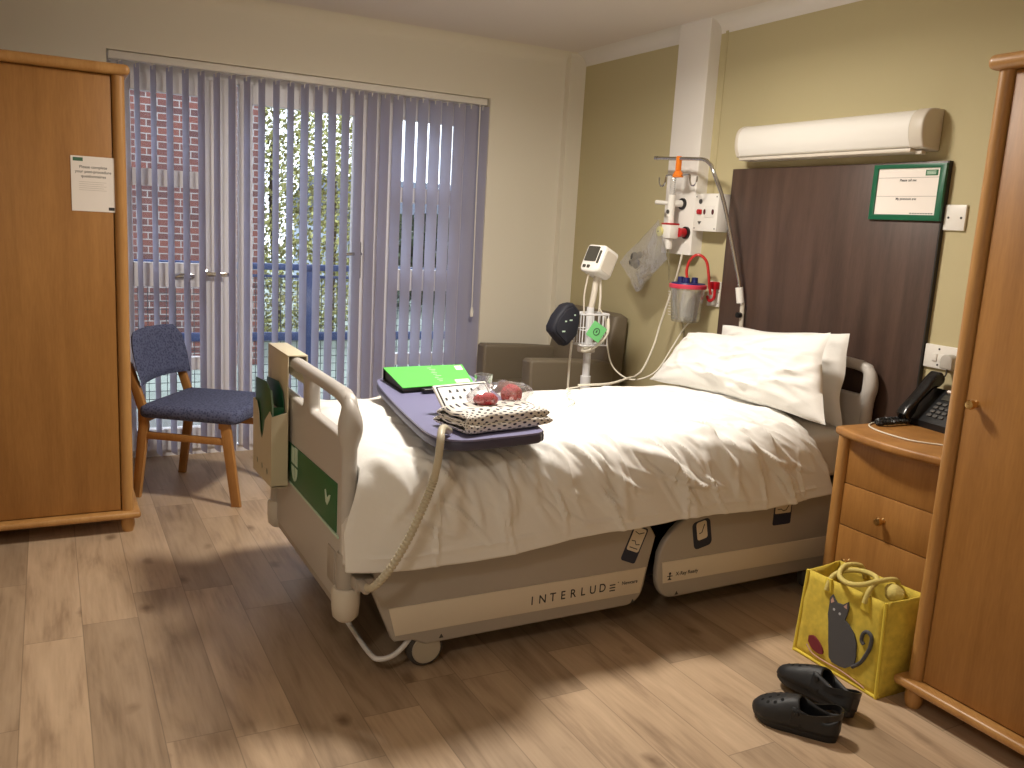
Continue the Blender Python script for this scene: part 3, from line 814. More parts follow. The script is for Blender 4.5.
lo.tube([(2.33, -2.262, .195), (2.40, -2.222, .066)], .0065, 8)
build('foot_bar', lo, M['alu'], bd, label='white bent tube under the foot end')
hu = MB().box(2.60, -2.295, .30, 2.665, -2.235, .345, .01); build('cable_port', hu, M['bedgrey'], bd)

# mattress
tag(build('mattress', MB().box(1.67, -2.235, .475, 2.62, -.115, .655, .03, 4), M['mattress']), 'pale grey mattress under the white duvet on the bed', 'mattress')

# ------------------------------------------------------------------ duvet
def ridges(seed, n, box, amp, wid, ln, ang=None):
    r = random.Random(seed); out = []
    for _ in range(n):
        a = ang(r) if ang else r.uniform(0, PI)
        out.append((r.uniform(box[0], box[2]), r.uniform(box[1], box[3]), math.cos(a), math.sin(a), r.uniform(*amp), r.uniform(*wid), r.uniform(*ln), r.uniform(-1.5, 1.5)))
    return out
def ridge_h(R_, u, v):
    h = 0
    for (cu, cv, ca, sa, am, wd, ln, cur) in R_:
        du, dv = u-cu, v-cv
        t = du*ca + dv*sa
        if abs(t) > ln*1.3: continue
        s_ = -du*sa + dv*ca + cur*t*t
        if abs(s_) > wd*3: continue
        e = max(0, 1-(t/ln)**2)
        h += am*e*math.exp(-(s_/wd)**2)
    return h
# cross section from the far hem, over the mattress, down the near side: (arc length, x, z)
sect = [(1.600, .43), (1.598, .52), (1.605, .60), (1.635, .655), (1.69, .680), (1.85, .706), (2.05, .720), (2.25, .722), (2.45, .716), (2.58, .704), (2.648, .678), (2.688, .626), (2.702, .56), (2.712, .48), (2.720, .385)]
sp = curve([(x, 0, z) for x, z in sect], 10)
al = [0]
for a, b in zip(sp, sp[1:]): al.append(al[-1] + (b-a).length)
TOT = al[-1]
def sect_at(s_):
    s_ = max(0, min(TOT, s_))
    import bisect
    i = min(max(bisect.bisect_left(al, s_), 1), len(al)-1)
    t = (s_-al[i-1])/(al[i]-al[i-1]); p = sp[i-1].lerp(sp[i], t); tg_ = (sp[i]-sp[i-1]).normalized()
    return p, Vector((-tg_.z, 0, tg_.x))
S_NEAR = next(a for a, p in zip(al, sp) if p.x > 2.64)           # arc length where the near side begins
RT = ridges(11, 80, (-2.2, .1, -.4, S_NEAR), (.003, .010), (.008, .020), (.08, .26), lambda r: r.gauss(.9, .6))
RS = ridges(12, 170, (-2.25, S_NEAR-.20, -.40, TOT-.10), (.004, .013), (.005, .011), (.06, .20), lambda r: r.gauss(.98, .28))
RS2 = ridges(13, 30, (-2.25, S_NEAR-.05, -.5, TOT-.20), (.008, .020), (.016, .032), (.10, .20), lambda r: r.gauss(1.1, .3))
RS3 = ridges(17, 20, (-1.55, S_NEAR-.08, -.42, S_NEAR+.20), (.012, .024), (.011, .020), (.14, .26), lambda r: r.gauss(.88, .18))
RS3 += ridges(18, 9, (-2.2, S_NEAR-.02, -1.5, S_NEAR+.16), (.010, .018), (.011, .020), (.10, .18), lambda r: r.gauss(1.5, .5))
Y_FOOT, Y_HEAD = -2.260, -.40
FOOTDROP = .17
def duvet(u, v):
    s_ = v*TOT
    p, nrm = sect_at(s_)
    near = max(0, min(1, (s_-S_NEAR+.05)/.25))
    y_head = Y_HEAD - .02*math.sin(s_*7) - .06*near
    kk = max(0, min(1, (s_-S_NEAR+.22)/.24)); y_head = -.37 - .075*kk*kk*(3-2*kk) + .085*max(0, (s_-S_NEAR)/(TOT-S_NEAR))
    L = (y_head - Y_FOOT) + FOOTDROP
    d = u*L
    drop = 0
    if d < FOOTDROP:                    # tucked down behind the foot board
        q = FOOTDROP - d; y = Y_FOOT + .004*math.sin(s_*9); drop = q
        if q < .05: y += 0
    else: y = Y_FOOT + d - FOOTDROP
    x, z = p.x, p.z
    # rounded fall at the foot edge
    e = d - FOOTDROP
    if e < .07: z -= .030*(1-max(0, e)/.07)**2*(1-near)
    if not drop and e < .16: x -= near*.075*(1-e/.16)**2
    if drop:
        z = max(min(z, .45), z - drop*(1-near)); x -= near*(drop*.5 + .075); y += near*min(drop, .04)*.3
    y -= .070*near*max(0, 1-max(0, e)/.30)**2; x += .02*near*max(0, 1-max(0, e)/.30)
    # hem line
    if v > .985: pass
    big = .016*noise.noise((x*2.6, y*2.2, 1.3)) + .010*noise.noise((x*5, y*4.4, 7.7))
    top = max(0, min(1, (s_-.25)/.12)) * (1-near)
    h = 1.15*ridge_h(RT, y, s_)*(1-near*.8) + (1.1*ridge_h(RS, y, s_) + ridge_h(RS3, y, s_) + 1.2*ridge_h(RS2, y, s_) - .014)*max(near, .6*max(0, min(1, (s_-S_NEAR+.28)/.25))) + big*(.5+.5*top)
    edge = max(0, min(1, e/.05)) if drop == 0 else .3
    h *= .35+.65*edge
    if near > 0: h += near*.0045*math.exp(-((s_-TOT+.045+.012*noise.noise((y*3, 2, 2)))/.006)**2)*(1 if noise.noise((y*4, 9, 1)) > -.1 else .2)
    # soft puckering near the hem
    if near > 0:
        w_ = near*near
        h += w_*.004*math.sin(y*13 + 1.5*math.sin(y*5)) + w_*.002*math.sin(y*41-s_*20)
        zc = .0
        hemz = (.010*math.sin(y*4.1+.6) + .004*math.sin(y*11) + .062*max(0, (y+2.25)/1.85)**1.5)*w_
        z += hemz*max(0, (s_-S_NEAR)/(TOT-S_NEAR))
        x += .012*w_*max(0, (s_-S_NEAR)/(TOT-S_NEAR))
    # roll of the folded head edge
    eh = (y_head - y)
    if eh < .07 and s_ > .3: z -= .03*(1-eh/.07)**2*(1-near); 
    return (x + nrm.x*h, y, z + nrm.z*h)
du = MB().grid(duvet, 300, 230)
dv = build('duvet', du, M['sheet'], solid=.012)
tag(dv, 'rumpled white duvet spread over the hospital bed', 'duvet')

# ------------------------------------------------------------------ pillows
def pillow(name, label, TL, TR, BR, BL, T, seed, group):
    TL, TR, BR, BL = map(Vector, (TL, TR, BR, BL))
    nrm = ((TR-BL).cross(TL-BR)).normalized()
    if nrm.y > 0: nrm = -nrm
    RR = ridges(seed, 46, (0, 0, 1, 1), (.005, .015), (.014, .034), (.12, .36), lambda r: r.choice([r.gauss(.75, .4), r.gauss(2.3, .4)]))
    m = MB(); n1, n2 = 60, 46
    def P(u, v, sg):
        # edges pull inward between pointed corners
        a, b = 2*u-1, 2*v-1
        uu = .5 + .5*a*(1-.045*(1-b*b)) ; vv = .5 + .5*b*(1-.07*(1-a*a))
        top = TL.lerp(TR, uu); bot = BL.lerp(BR, uu); p = bot.lerp(top, vv)
        q = max(0, (1-abs(a)**2.6))**.55 * max(0, (1-abs(b)**2.6))**.55
        sag = 1.25 - .35*v
        h = T*q*sag
        if sg > 0: h += (ridge_h(RR, u, v) + .012*noise.noise((u*5, v*4, seed)))*min(1, q*1.6)
        w3 = Vector((u*4.2, v*3.6, seed*1.7))
        p = p + nrm*h*sg*(1 if sg > 0 else .75) + Vector((noise.noise(w3)*.012, noise.noise(w3+Vector((9, 0, 0)))*.012, noise.noise(w3+Vector((0, 9, 0)))*.014))
        return p
    m.grid(lambda u, v: P(u, v, 1), n1, n2); m.grid(lambda u, v: P(u, v, -1), n1, n2)
    bmesh.ops.remove_doubles(m.bm, verts=m.bm.verts, dist=.0008); bmesh.ops.recalc_face_normals(m.bm, faces=m.bm.faces)
    return tag(build(name, m, M['pillow'], angle=75), label, 'pillow', group)
pillow('pillow', 'front white pillow leaning on the other pillow on the bed', (1.70, -.325, .945), (2.56, -.325, 1.065), (2.715, -.455, .730), (1.60, -.455, .70), .075, 21, 'bed pillows')
pillow('pillow', 'rear white pillow wedged between front pillow and bed head board', (1.76, -.165, .990), (2.525, -.165, 1.055), (2.58, -.20, .665), (1.74, -.20, .665), .05, 22, 'bed pillows')

# ------------------------------------------------------------------ chart holder on the foot board
hp = thing('chart_holder', 'beige metal chart holder hooked over the left of the foot board', 'file holder', (1.76, -2.36, .33))
build('hook_plate', MB().box(1.640, -2.334, .43, 1.955, -2.330, .912, .001), M['steelbeige'], hp)
hk = MB().box(1.640, -2.334, .908, 1.955, -2.262, .913, .001); hk.box(1.640, -2.266, .80, 1.955, -2.262, .912, .001); build('hook', hk, M['steelbeige'], hp)
DX0, DX1, DYF = 1.640, 1.955, -2.388
pf = [(DX0, .415), (DX1, .428), (DX1, .690), (DX1-.03, .705), (DX1-.11, .655), (DX1-.135, .60), (DX1-.165, .575), (DX1-.195, .60), (DX1-.215, .665), (DX1-.25, .70), (DX0, .70)]
def holes_(): return [[(DX1-.07-.085*k + .012*math.cos(a), .47 + .014*math.sin(a)) for a in [2*PI*j/10 for j in range(10)]] for k in range(3)]
build('front_plate', MB().prism(pf, 'y', DYF-.0025, DYF, holes=holes_()), M['steelbeige'], hp)
sp_ = MB().prism([(-2.333, .425), (-2.333, .705), (DYF, .69), (DYF, .425)], 'x', DX1-.003, DX1); build('side_plate', sp_, M['steelbeige'], hp)
build('side_plate', MB().prism([(-2.333, .415), (-2.333, .70), (DYF, .70), (DYF, .415)], 'x', DX0, DX0+.003), M['steelbeige'], hp)
build('bottom_plate', MB().prism([(DX0, .415), (DX1, .428), (DX1, .432), (DX0, .419)], 'y', DYF, -2.334), M['steelbeige'], hp)
gf = thing('ring_folder', 'dark green folder standing in the chart holder', 'folder', (1.78, -2.37, .41))
gf_pts = [(1.655, .435), (1.93, .435), (1.93, .72), (1.905, .775), (1.84, .800), (1.655, .785)]
build('cover', MB().prism(gf_pts, 'y', -2.384, -2.381, .001), M['folder'], gf)
build('cover', MB().prism(gf_pts, 'y', -2.342, -2.339, .001), M['folder'], gf)
build('spine', MB().box(1.928, -2.382, .436, 1.931, -2.341, .72), M['folder'], gf)
build('pages', MB().box(1.66, -2.380, .44, 1.925, -2.344, .70), M['paper'], gf)
build('edge_strip', MB().prism([(1.905, .776), (1.931, .722), (1.931, .66), (1.936, .66), (1.936, .722), (1.909, .78)], 'y', -2.384, -2.378), M['folderhi'], gf)

# ------------------------------------------------------------------ over-bed table
tb_ = thing('overbed_table', 'purple-grey over-bed table standing across the foot half of the bed', 'table', (1.45, -1.8, 0))
TZ = .785
top = curve([(1.735, -1.80, 0), (1.770, -1.91, 0), (1.87, -1.966, 0), (2.2, -2.025, 0), (2.55, -2.072, 0), (2.68, -2.078, 0), (2.745, -2.055, 0), (2.775, -2.0, 0), (2.768, -1.90, 0), (2.752, -1.765, 0), (2.730, -1.722, 0), (2.67, -1.70, 0), (2.2, -1.60, 0), (1.80, -1.53, 0), (1.745, -1.56, 0), (1.725, -1.65, 0)], 5)
tp = [(p.x, p.y) for p in top]
build('table_top', MB().prism(tp, 'z', TZ-.006, TZ), M['table'], tb_)
cxm = sum(p[0] for p in tp)/len(tp); cym = sum(p[1] for p in tp)/len(tp)
tp2 = [(cxm+(a-cxm)*1.004, cym+(b-cym)*1.008) for a, b in tp]
build('edge_band', MB().prism(tp2, 'z', TZ-.036, TZ-.004, .010, 3), M['tableedge'], tb_, label='dark slate rounded edge')
st = MB().box(1.50, -1.80, .742, 2.35, -1.74, .756, .004); build('support_arm', st, M['alu'], tb_)
build('column', MB().box(1.46, -1.80, .05, 1.53, -1.73, .752, .012), M['alu'], tb_)
bs = MB().box(1.45, -1.95, .035, 2.10, -1.915, .06, .008); bs.box(1.45, -1.55, .035, 2.10, -1.515, .06, .008); bs.box(1.45, -1.95, .035, 1.54, -1.515, .06, .008)
bs_ = build('base', bs, M['alu'], tb_)
for x, y in ((1.49, -1.93), (1.49, -1.53), (2.07, -1.93), (2.07, -1.53)):
    build('castor', MB().lathe([(0, -.01), (.018, -.01), (.018, .01), (0, .01)], (x, y, .018), 'x', 16), M['rubber'], tb_)

# lime green ring binder lying closed on the table, spine at the far end
bn = thing('ring_binder', 'lime green ring binder lying at the far end of the over-bed table', 'binder', (1.93, -1.75, TZ))
c_bl, c_br, c_fl, c_fr = Vector((1.812, -1.925, TZ+.047)), Vector((1.79, -1.575, TZ+.047)), Vector((2.085, -1.945, TZ+.019)), Vector((2.035, -1.635, TZ+.019))
def slab(mb, a, b, c, d, t):
    n = Vector((0, 0, t)); bmx = bmesh.new()
    vs = [bmx.verts.new(p) for p in (a, b, c, d)] + [bmx.verts.new(p+n) for p in (a, b, c, d)]
    for q in ((0, 3, 2, 1), (4, 5, 6, 7), (0, 1, 5, 4), (1, 2, 6, 5), (2, 3, 7, 6), (3, 0, 4, 7)): bmx.faces.new([vs[i] for i in q])
    return mb._add(bmx)
build('top_cover', slab(MB(), c_bl, c_fl, c_fr, c_br, .003), M['binder'], bn)
dn = lambda p, z: Vector((p.x, p.y, z))
build('bottom_cover', slab(MB(), dn(c_bl, TZ+.001), dn(c_fl, TZ+.001), dn(c_fr, TZ+.001), dn(c_br, TZ+.001), .003), M['black'], bn, label='black underside cover')
build('spine', slab(MB(), dn(c_bl, TZ+.002), dn(c_br, TZ+.002), dn(c_br, TZ+.002)+Vector((.003, 0, 0)), dn(c_bl, TZ+.002)+Vector((.003, 0, 0)), .046), M['black'], bn)
ins = lambda p: p + (Vector((1.93, -1.77, p.z))-p)*.05
pb = bmesh.new(); q4 = [ins(p) for p in (c_bl, c_fl, c_fr, c_br)]
vs = [pb.verts.new(Vector((p.x, p.y, TZ+.005))) for p in q4] + [pb.verts.new(p-Vector((0, 0, .004))) for p in q4]
for q in ((0, 3, 2, 1), (4, 5, 6, 7), (0, 1, 5, 4), (1, 2, 6, 5), (2, 3, 7, 6), (3, 0, 4, 7)): pb.faces.new([vs[i] for i in q])
build('pages', MB()._add(pb), M['darkgrey'], bn)
e1 = lambda u, v: (c_bl.lerp(c_br, u)).lerp(c_fl.lerp(c_fr, u), v) + Vector((0, 0, .0036))
pr = MB()
for (u0, v0, u1, v1) in ((.88, .08, .97, .30), (.76, .80, .96, .96)): slab(pr, e1(u0, v0), e1(u0, v1), e1(u1, v1), e1(u1, v0), .0004)
build('cover_label', pr, M['paper'], bn, label='white printed labels')
pr = MB()
for k in range(9):
    v0 = .12+.085*k; u0 = .52+.012*(k % 3); slab(pr, e1(u0, v0), e1(u0, v0+.03), e1(u0+.05+.03*(k % 2), v0+.03), e1(u0+.05+.03*(k % 2), v0), .0004)
build('cover_print', pr, M['binderink'], bn)
# black pen case beside the binder
pc = MB().box(-.075, -.014, 0, .075, .014, .018, .006, 3, mx=Matrix.Translation((2.09, -1.80, TZ+.001)) @ Matrix.Rotation(RAD(98), 4, 'Z'))
pcase = thing('glasses_case', 'slim black case lying under the near edge of the green binder', 'case', (2.09, -1.80, TZ))
build('body', pc, M['black'], pcase)
build('clasp', MB().box(2.098, -1.81, TZ+.006, 2.106, -1.79, TZ+.013, .002), M['chrome'], pcase)
# clear tumbler
cu = thing('tumbler', 'clear plastic tumbler standing behind the white tablet on the table', 'cup', (2.12, -1.635, TZ))
build('body', MB().lathe([(0, .002), (.028, .002), (.030, .004), (.035, .068), (.0335, .068), (.0285, .006), (0, .006)], (2.12, -1.635, TZ), 'z', 28), M['clearplastic'], cu)
build('rim', MB().tube([(2.12+.0348*math.cos(a), -1.635+.0348*math.sin(a), TZ+.068) for a in [2*PI*k/28 for k in range(28)]], .0014, 6, closed=True), M['clearplastic'], cu)
# white tablet on a wedge
tbm = Matrix.Translation((2.425, -1.845, TZ)) @ Matrix.Rotation(RAD(102), 4, 'Z')
tt = thing('touchscreen_tablet', 'white tablet computer with black icons propped up on the over-bed table', 'tablet', None, mx=tbm)
tl = Matrix.Translation((0, 0, .050)) @ Matrix.Rotation(RAD(44), 4, 'X')
def tlb(n, mb, m, par=None, **k): return build(n, mb, m, par or tt, world=False, **k)
tlb('casing', MB().box(-.112, -.062, -.010, .112, .062, 0, .006, 3, mx=tl), M['plastic'])
sc2 = tlb('screen', MB().prism(rrect(-.103, -.054, .103, .054, .004, 3), 'z', 0, .0012, mx=tl), M['black'])
tlb('display', MB().prism(rrect(-.098, -.049, .098, .049, .003, 3), 'z', .0012, .002, mx=tl), M['tablet'], sc2)
ic = MB()
for r_ in range(2):
    for k in range(5): ic.prism([(-.056+.030*k-.006, .030-.027*r_-.005), (-.056+.030*k+.006, .030-.027*r_-.005), (-.056+.030*k+.003, .030-.027*r_+.006), (-.056+.030*k-.003, .030-.027*r_+.006)], 'z', .002, .0024, mx=tl)
for x in (-.084, .084): ic.box(x-.004, -.004, .002, x+.004, .006, .0024, mx=tl)
for k in range(1, 5):
    if k != 2: ic.prism(rrect(-.060+.031*k-.008, -.040, -.060+.031*k+.008, -.025, .002, 2), 'z', .002, .0024, mx=tl)
tlb('icons', ic, M['ink'], sc2)
tlb('call_key', MB().prism(rrect(-.072, -.041, -.052, -.024, .003, 2), 'z', .002, .0026, mx=tl), mat('salmon_key', lin(228, 136, 110), .4), sc2, label='salmon key')
tlb('stand', MB().prism([(-.035, .002), (.05, .002), (.040, .076), (.030, .070)], 'x', -.05, .05), M['endcap'])
# folded dotted gown
gwm = Matrix.Translation((2.625, -1.84, TZ+.002)) @ Matrix.Rotation(RAD(101), 4, 'Z')
gw = thing('folded_gown', 'folded white cotton gown with dark dots at the near end of the table', 'gown', None, mx=gwm)
GR = ridges(31, 14, (-.2, -.1, .2, .1), (.002, .007), (.010, .02), (.05, .15), lambda r: r.gauss(0, .4))
def gown(zb, zt, hx, hy, sd):
    m = MB(); n = 44
    def fn(u, v):
        a = 2*PI*u; ca, sa = math.cos(a), math.sin(a)
        return None
    # closed bundle: super-ellipse section swept along x
    def g2(u, v):
        x = math.sin((v-.5)*PI*.999); q = max(0, 1-abs(x)**14)**.5
        a = 2*PI*u; cy = math.copysign(abs(math.cos(a))**.45, math.cos(a)); cz = math.copysign(abs(math.sin(a))**.6, math.sin(a))
        y = cy*hy*(.93+.07*q) + .006*noise.noise((x*3, sd, 0)); zc = (zb+zt)/2; z = zc + cz*(zt-zb)/2*(.06+.94*q)*(1+.22*noise.noise((x*2.2, cy*1.7, sd)))
        if cz > 0: z += ridge_h(GR, x*hx, y)
        return (x*hx*(1-.03*abs(cz)), y, max(z, zb))
    m.grid(g2, n, 40, wrapu=True, uv=lambda u, v: (v*hx*2, u*(hy*4)))
    return m
build('lower_fold', gown(0, .036, .176, .092, 3.1), M['dots'], gw, world=False, angle=70)
build('upper_fold', gown(.022, .062, .168, .085, 8.4), M['dots'], gw, world=False, angle=70)
tt2 = MB().tube(curve([(-.15, -.02, .052), (-.10, .0, .055), (-.03, .04, .054), (.0, .07, .045)]), .003, 6); build('tie', tt2, M['dots'], gw, world=False)
# clear bag with two red knitted items
for (x, y, lab) in ((2.60, -1.86, 'left dark red knitted roll inside the clear bag on the gown'), (2.545, -1.74, 'right red knitted ball inside the clear bag on the gown')):
    b = MB().ball((x, y, TZ+.082), .034, (1.0, 1.2, .62) if x > 2.59 else (1.0, 1.1, 1.0))
    for v in b.bm.verts: v.co += (v.co-Vector((x, y, TZ+.082)))*.10*noise.noise(v.co*60)
    tag(build('knitted_roll', b, M['redknit']), lab, 'knitwear', 'red knits in the bag')
def bagfn(u, v):
    a = 2*PI*u; k = math.sin(PI*min(1, max(0, v)))**.5
    L = -1.93 + .27*v
    r1 = .055*k+.002; r2 = .040*k+.002
    p = Vector((2.575 - .1*(v-.5)*.6 + math.cos(a)*r1, L, TZ+.086 + math.sin(a)*r2*(1.1 if math.sin(a) > 0 else .7)))
    nn = noise.noise(p*38)*.009 + noise.noise(p*90)*.004
    return p + Vector((math.cos(a), 0, math.sin(a)))*nn*k
pb_ = thing('clear_bag', 'crumpled clear plastic bag of red knits lying on the dotted gown', 'plastic bag', (2.57, -1.83, TZ+.06))
build('film', MB().grid(bagfn, 30, 34, wrapu=True), M['clearfilm'], pb_, angle=25)
# bed handset hose
hpth = curve([(2.70, -2.03, TZ+.012), (2.735, -2.06, TZ+.03), (2.775, -2.085, TZ+.035), (2.815, -2.105, .80), (2.825, -2.115, .74), (2.800, -2.118, .67), (2.795, -2.142, .60), (2.795, -2.182, .513), (2.79, -2.23, .428), (2.76, -2.272, .36), (2.70, -2.28, .335)], 22)
rs = []
n_ = len(hpth)
for i, p in enumerate(hpth):
    cf = i/n_
    rs.append(.0125 if cf < .10 else (.0115 if cf < .47 or cf > .88 else (.0128 if i % 3 else .0092)))
hs_ = thing('handset_cable', 'beige ribbed cable looping from the table down the side of the bed', 'cable', (2.78, -2.12, .33))
build('hose', MB().tube(hpth, rs, 12), M['hose'], hs_)
build('end_fitting', MB().lathe([(0, 0), (.016, 0), (.016, .04), (.010, .05), (0, .05)], (2.68, -2.28, .335), 'x', 14), M['bedgrey'], hs_)

# ------------------------------------------------------------------ IV pole on the bed head
iv = thing('drip_pole', 'chrome drip pole with two hooks rising from the bed head', 'drip pole', (1.79, -.05, .80))
pp = curve([(1.755, -.036, .80), (1.755, -.042, 1.03), (1.742, -.065, 1.16)], 4) + curve([(1.738, -.07, 1.2), (1.67, -.15, 1.56), (1.625, -.20, 1.72)], 8) + curve([(1.60, -.20, 1.755), (1.55, -.20, 1.782), (1.48, -.20, 1.790), (1.30, -.20, 1.798), (1.156, -.20, 1.805)], 6)
build('pole', MB().tube(pp, .0095, 12), M['chrome'], iv)
build('collar', MB().tube([(1.748, -.058, 1.10), (1.739, -.068, 1.175)], .019, 16), M['plastic'], iv, label='white collar')
sb = MB().tube([(1.757, -.037, .82), (1.752, -.048, 1.10)], .0115, 14); build('sleeve', sb, M['endcap'], iv)
build('locking_knob', MB().lathe([(0, 0), (.014, 0), (.014, .02), (0, .022)], (1.752, -.075, 1.04), 'y', 12, mx=None), M['black'], iv)
build('end_cap', MB().tube([(1.165, -.20, 1.8045), (1.145, -.20, 1.806)], .0115, 12), M['chrome'], iv)
cl = MB().box(-.012, -.012, -.05, .012, .012, .024, .005, mx=Matrix.Translation((1.345, -.20, 1.785)))
cl.prism([(1.318, 1.702), (1.376, 1.702), (1.376, 1.716), (1.357, 1.736), (1.335, 1.736), (1.318, 1.716)], 'y', -.215, -.185, .006)
oc = build('orange_clip', cl, M['orange'], iv, label='orange hook clip')
for s in (-1, 1):
    x = 1.347
    hk = curve([(x+s*.03, -.20, 1.712), (x+s*.085, -.20, 1.716), (x+s*.098, -.20, 1.705), (x+s*.102, -.20, 1.68), (x+s*.115, -.20, 1.662), (x+s*.138, -.20, 1.662), (x+s*.152, -.20, 1.68), (x+s*.155, -.20, 1.705)], 6)
    build('hook', MB().tube(hk, .0042, 8), M['chrome'], iv)

# ------------------------------------------------------------------ head wall fittings
wp = thing('wall_panel', 'tall dark walnut panel fixed to the wall behind the bed head', 'wall panel', (2.16, -.01, .30))
build('board', MB().box(1.556, -.022, .30, 2.762, -.001, 1.752, .002), M['walnut'], wp)
build('edging', MB().box(2.762, -.022, .30, 2.768, -.001, 1.752), M['dark'], wp)
# wall light above the panel
wl = thing('wall_light', 'long white wall light mounted above the walnut panel', 'wall light', (2.14, -.06, 1.79))
pf_ = [(-.002, 1.945), (-.055, 1.945), (-.085, 1.938), (-.108, 1.918), (-.118, 1.885), (-.116, 1.845), (-.105, 1.815), (-.088, 1.800), (-.002, 1.795)]
pf_ = [(p.x, p.y) for p in curve([(a, b, 0) for a, b in pf_], 3)]
build('diffuser', MB().prism(pf_, 'x', 1.68, 2.64), M['plastic'], wl, label='white curved diffuser')
pe = [((a+.055)*1.045-.053, (b-1.87)*1.05+1.87) for a, b in pf_]
for x0, x1 in ((1.655, 1.683), (2.637, 2.702)):
    build('end_cap', MB().prism([(min(-.001, a), b) for a, b in pe], 'x', x0, x1, .008, 3), M['endcap'], wl, label='beige end cap')
build('lower_rail', MB().box(1.675, -.098, 1.783, 2.645, -.004, 1.797, .003), M['endcap'], wl)
build('pull_switch', MB().box(2.645, -.07, 1.776, 2.675, -.04, 1.79, .003), M['endcap'], wl)
# framed notice
nf = thing('framed_notice', 'green framed white notice fixed at the top right of the walnut panel', 'notice', (2.60, -.034, 1.52))
fm = MB(); fm.prism([(2.432, 1.523), (2.768, 1.523), (2.768, 1.743), (2.432, 1.743)], 'y', -.036, -.0225, holes=[[(2.454, 1.545), (2.741, 1.545), (2.741, 1.727), (2.454, 1.727)]], bev=.002)
build('frame', fm, M['frame'], nf)
build('sheet', MB().box(2.45, -.029, 1.541, 2.745, -.024, 1.731), M['paper'], nf)
tx = MB(); xv = (1, 0, 0)
add_text(tx, 'Please call me:', .0135, (2.60, -.0295, 1.680), xv, zv, .0003); build('lettering', tx, M['ink'], nf); tx = MB(); add_text(tx, 'My pronouns are:', .0135, (2.60, -.0295, 1.607), xv, zv, .0003)
build('lettering', tx, M['ink'], nf)
ln = MB()
for z in (1.690, 1.617): ln.box(2.456, -.0296, z, 2.739, -.029, z+.0012)
for k in range(9): ln.box(2.625+.012*k, -.0296, 1.549, 2.634+.012*k, -.029, 1.553)
build('rules', ln, M['inkgrey'], nf)
lg = build('logo', MB().box(2.676, -.0298, 1.697, 2.731, -.029, 1.719), M['green'], nf, label='dark green logo block')
tx = MB()
for z in (1.712, 1.707, 1.702): tx.box(2.681, -.0302, z, 2.722, -.0298, z+.0025)
build('logo_print', tx, M['palegreen'], lg)
# blank plate, socket, plug
bp = thing('blanking_plate', 'square white blanking plate on the wall right of the green framed notice', 'wall plate', (2.797, -.006, 1.49))
build('plate', MB().box(2.7695, -.012, 1.490, 2.860, -.0005, 1.587, .003), M['plastic'], bp)
for x in (2.789, 2.843): build('screw', MB().lathe([(0, 0), (.0045, 0), (.0045, -.002), (0, -.002)], (x, -.0115, 1.538), 'y', 10), M['ink'], bp)
so = thing('power_socket', 'white double socket on the wall above the telephone', 'socket', (2.83, -.006, .955))
build('plate', MB().box(2.7695, -.013, .957, 2.932, -.0005, 1.049, .004), M['plastic'], so)
for x in (2.818, 2.850): build('rocker_switch', MB().box(x-.011, -.018, .985, x+.011, -.012, 1.015, .003), M['plastic'], so)
for z in (.972, 1.034): build('screw', MB().lathe([(0, 0), (.004, 0), (.004, -.002), (0, -.002)], (2.834, -.0125, z), 'y', 10), M['ink'], so)
pg = thing('mains_plug', 'grey mains plug in the right of the wall socket', 'plug', (2.885, -.03, .96))
build('body', MB().prism(rrect(2.872, .966, 2.924, 1.022, [.022, .022, .006, .006], 5), 'y', -.056, -.0135, .006), M['plug'], pg)
build('lead', MB().tube(curve([(2.898, -.04, .967), (2.896, -.043, .94), (2.868, -.04, .91), (2.850, -.03, .86), (2.852, -.028, .80), (2.87, -.030, .755)]), .0032, 8), M['darkgrey'], pg)
# nurse call box
nc = thing('nurse_call_box', 'white call point box beside the trunking with red button', 'call point', (1.455, -.045, 1.44))
build('housing', MB().box(1.365, -.088, 1.438, 1.548, -.001, 1.628, .003), M['plastic'], nc)
yb = -.0885
build('speaker', MB().lathe([(0, 0), (.013, 0), (.012, -.003), (0, -.003)], (1.412, yb, 1.588), 'y', 16), M['darkgrey'], nc)
rb = MB().box(1.393, yb-.008, 1.523, 1.43, yb, 1.548, .004); rb.lathe([(0, 0), (.012, 0), (.012, -.012), (0, -.012)], (1.41, yb, 1.537), 'y', 14); build('call_button', rb, M['red'], nc, label='red call button')
build('cover_plate', MB().box(1.452, yb-.003, 1.507, 1.522, yb, 1.565, .002), M['white'], nc)
for x in (1.452, 1.515): build('jack', MB().lathe([(0, 0), (.0115, 0), (.010, -.004), (0, -.004)], (x, yb-.002, 1.536), 'y', 16, mx=Matrix.Translation((x, 0, 1.536)) @ Matrix.Diagonal((.7, 1, 1.3, 1)) @ Matrix.Translation((-x, 0, -1.536))), mat('dark_red_jack', lin(72, 22, 26), .4), nc)
build('triangle_mark', MB().prism([(1.40, 1.488), (1.43, 1.488), (1.415, 1.470)], 'y', yb-.001, yb), M['darkgrey'], nc)
for x in (1.378, 1.535):
    for z in (1.452, 1.612): build('screw', MB().lathe([(0, 0), (.0035, 0), (.0035, -.0015), (0, -.0015)], (x, yb, z), 'y', 8), M['darkgrey'], nc)
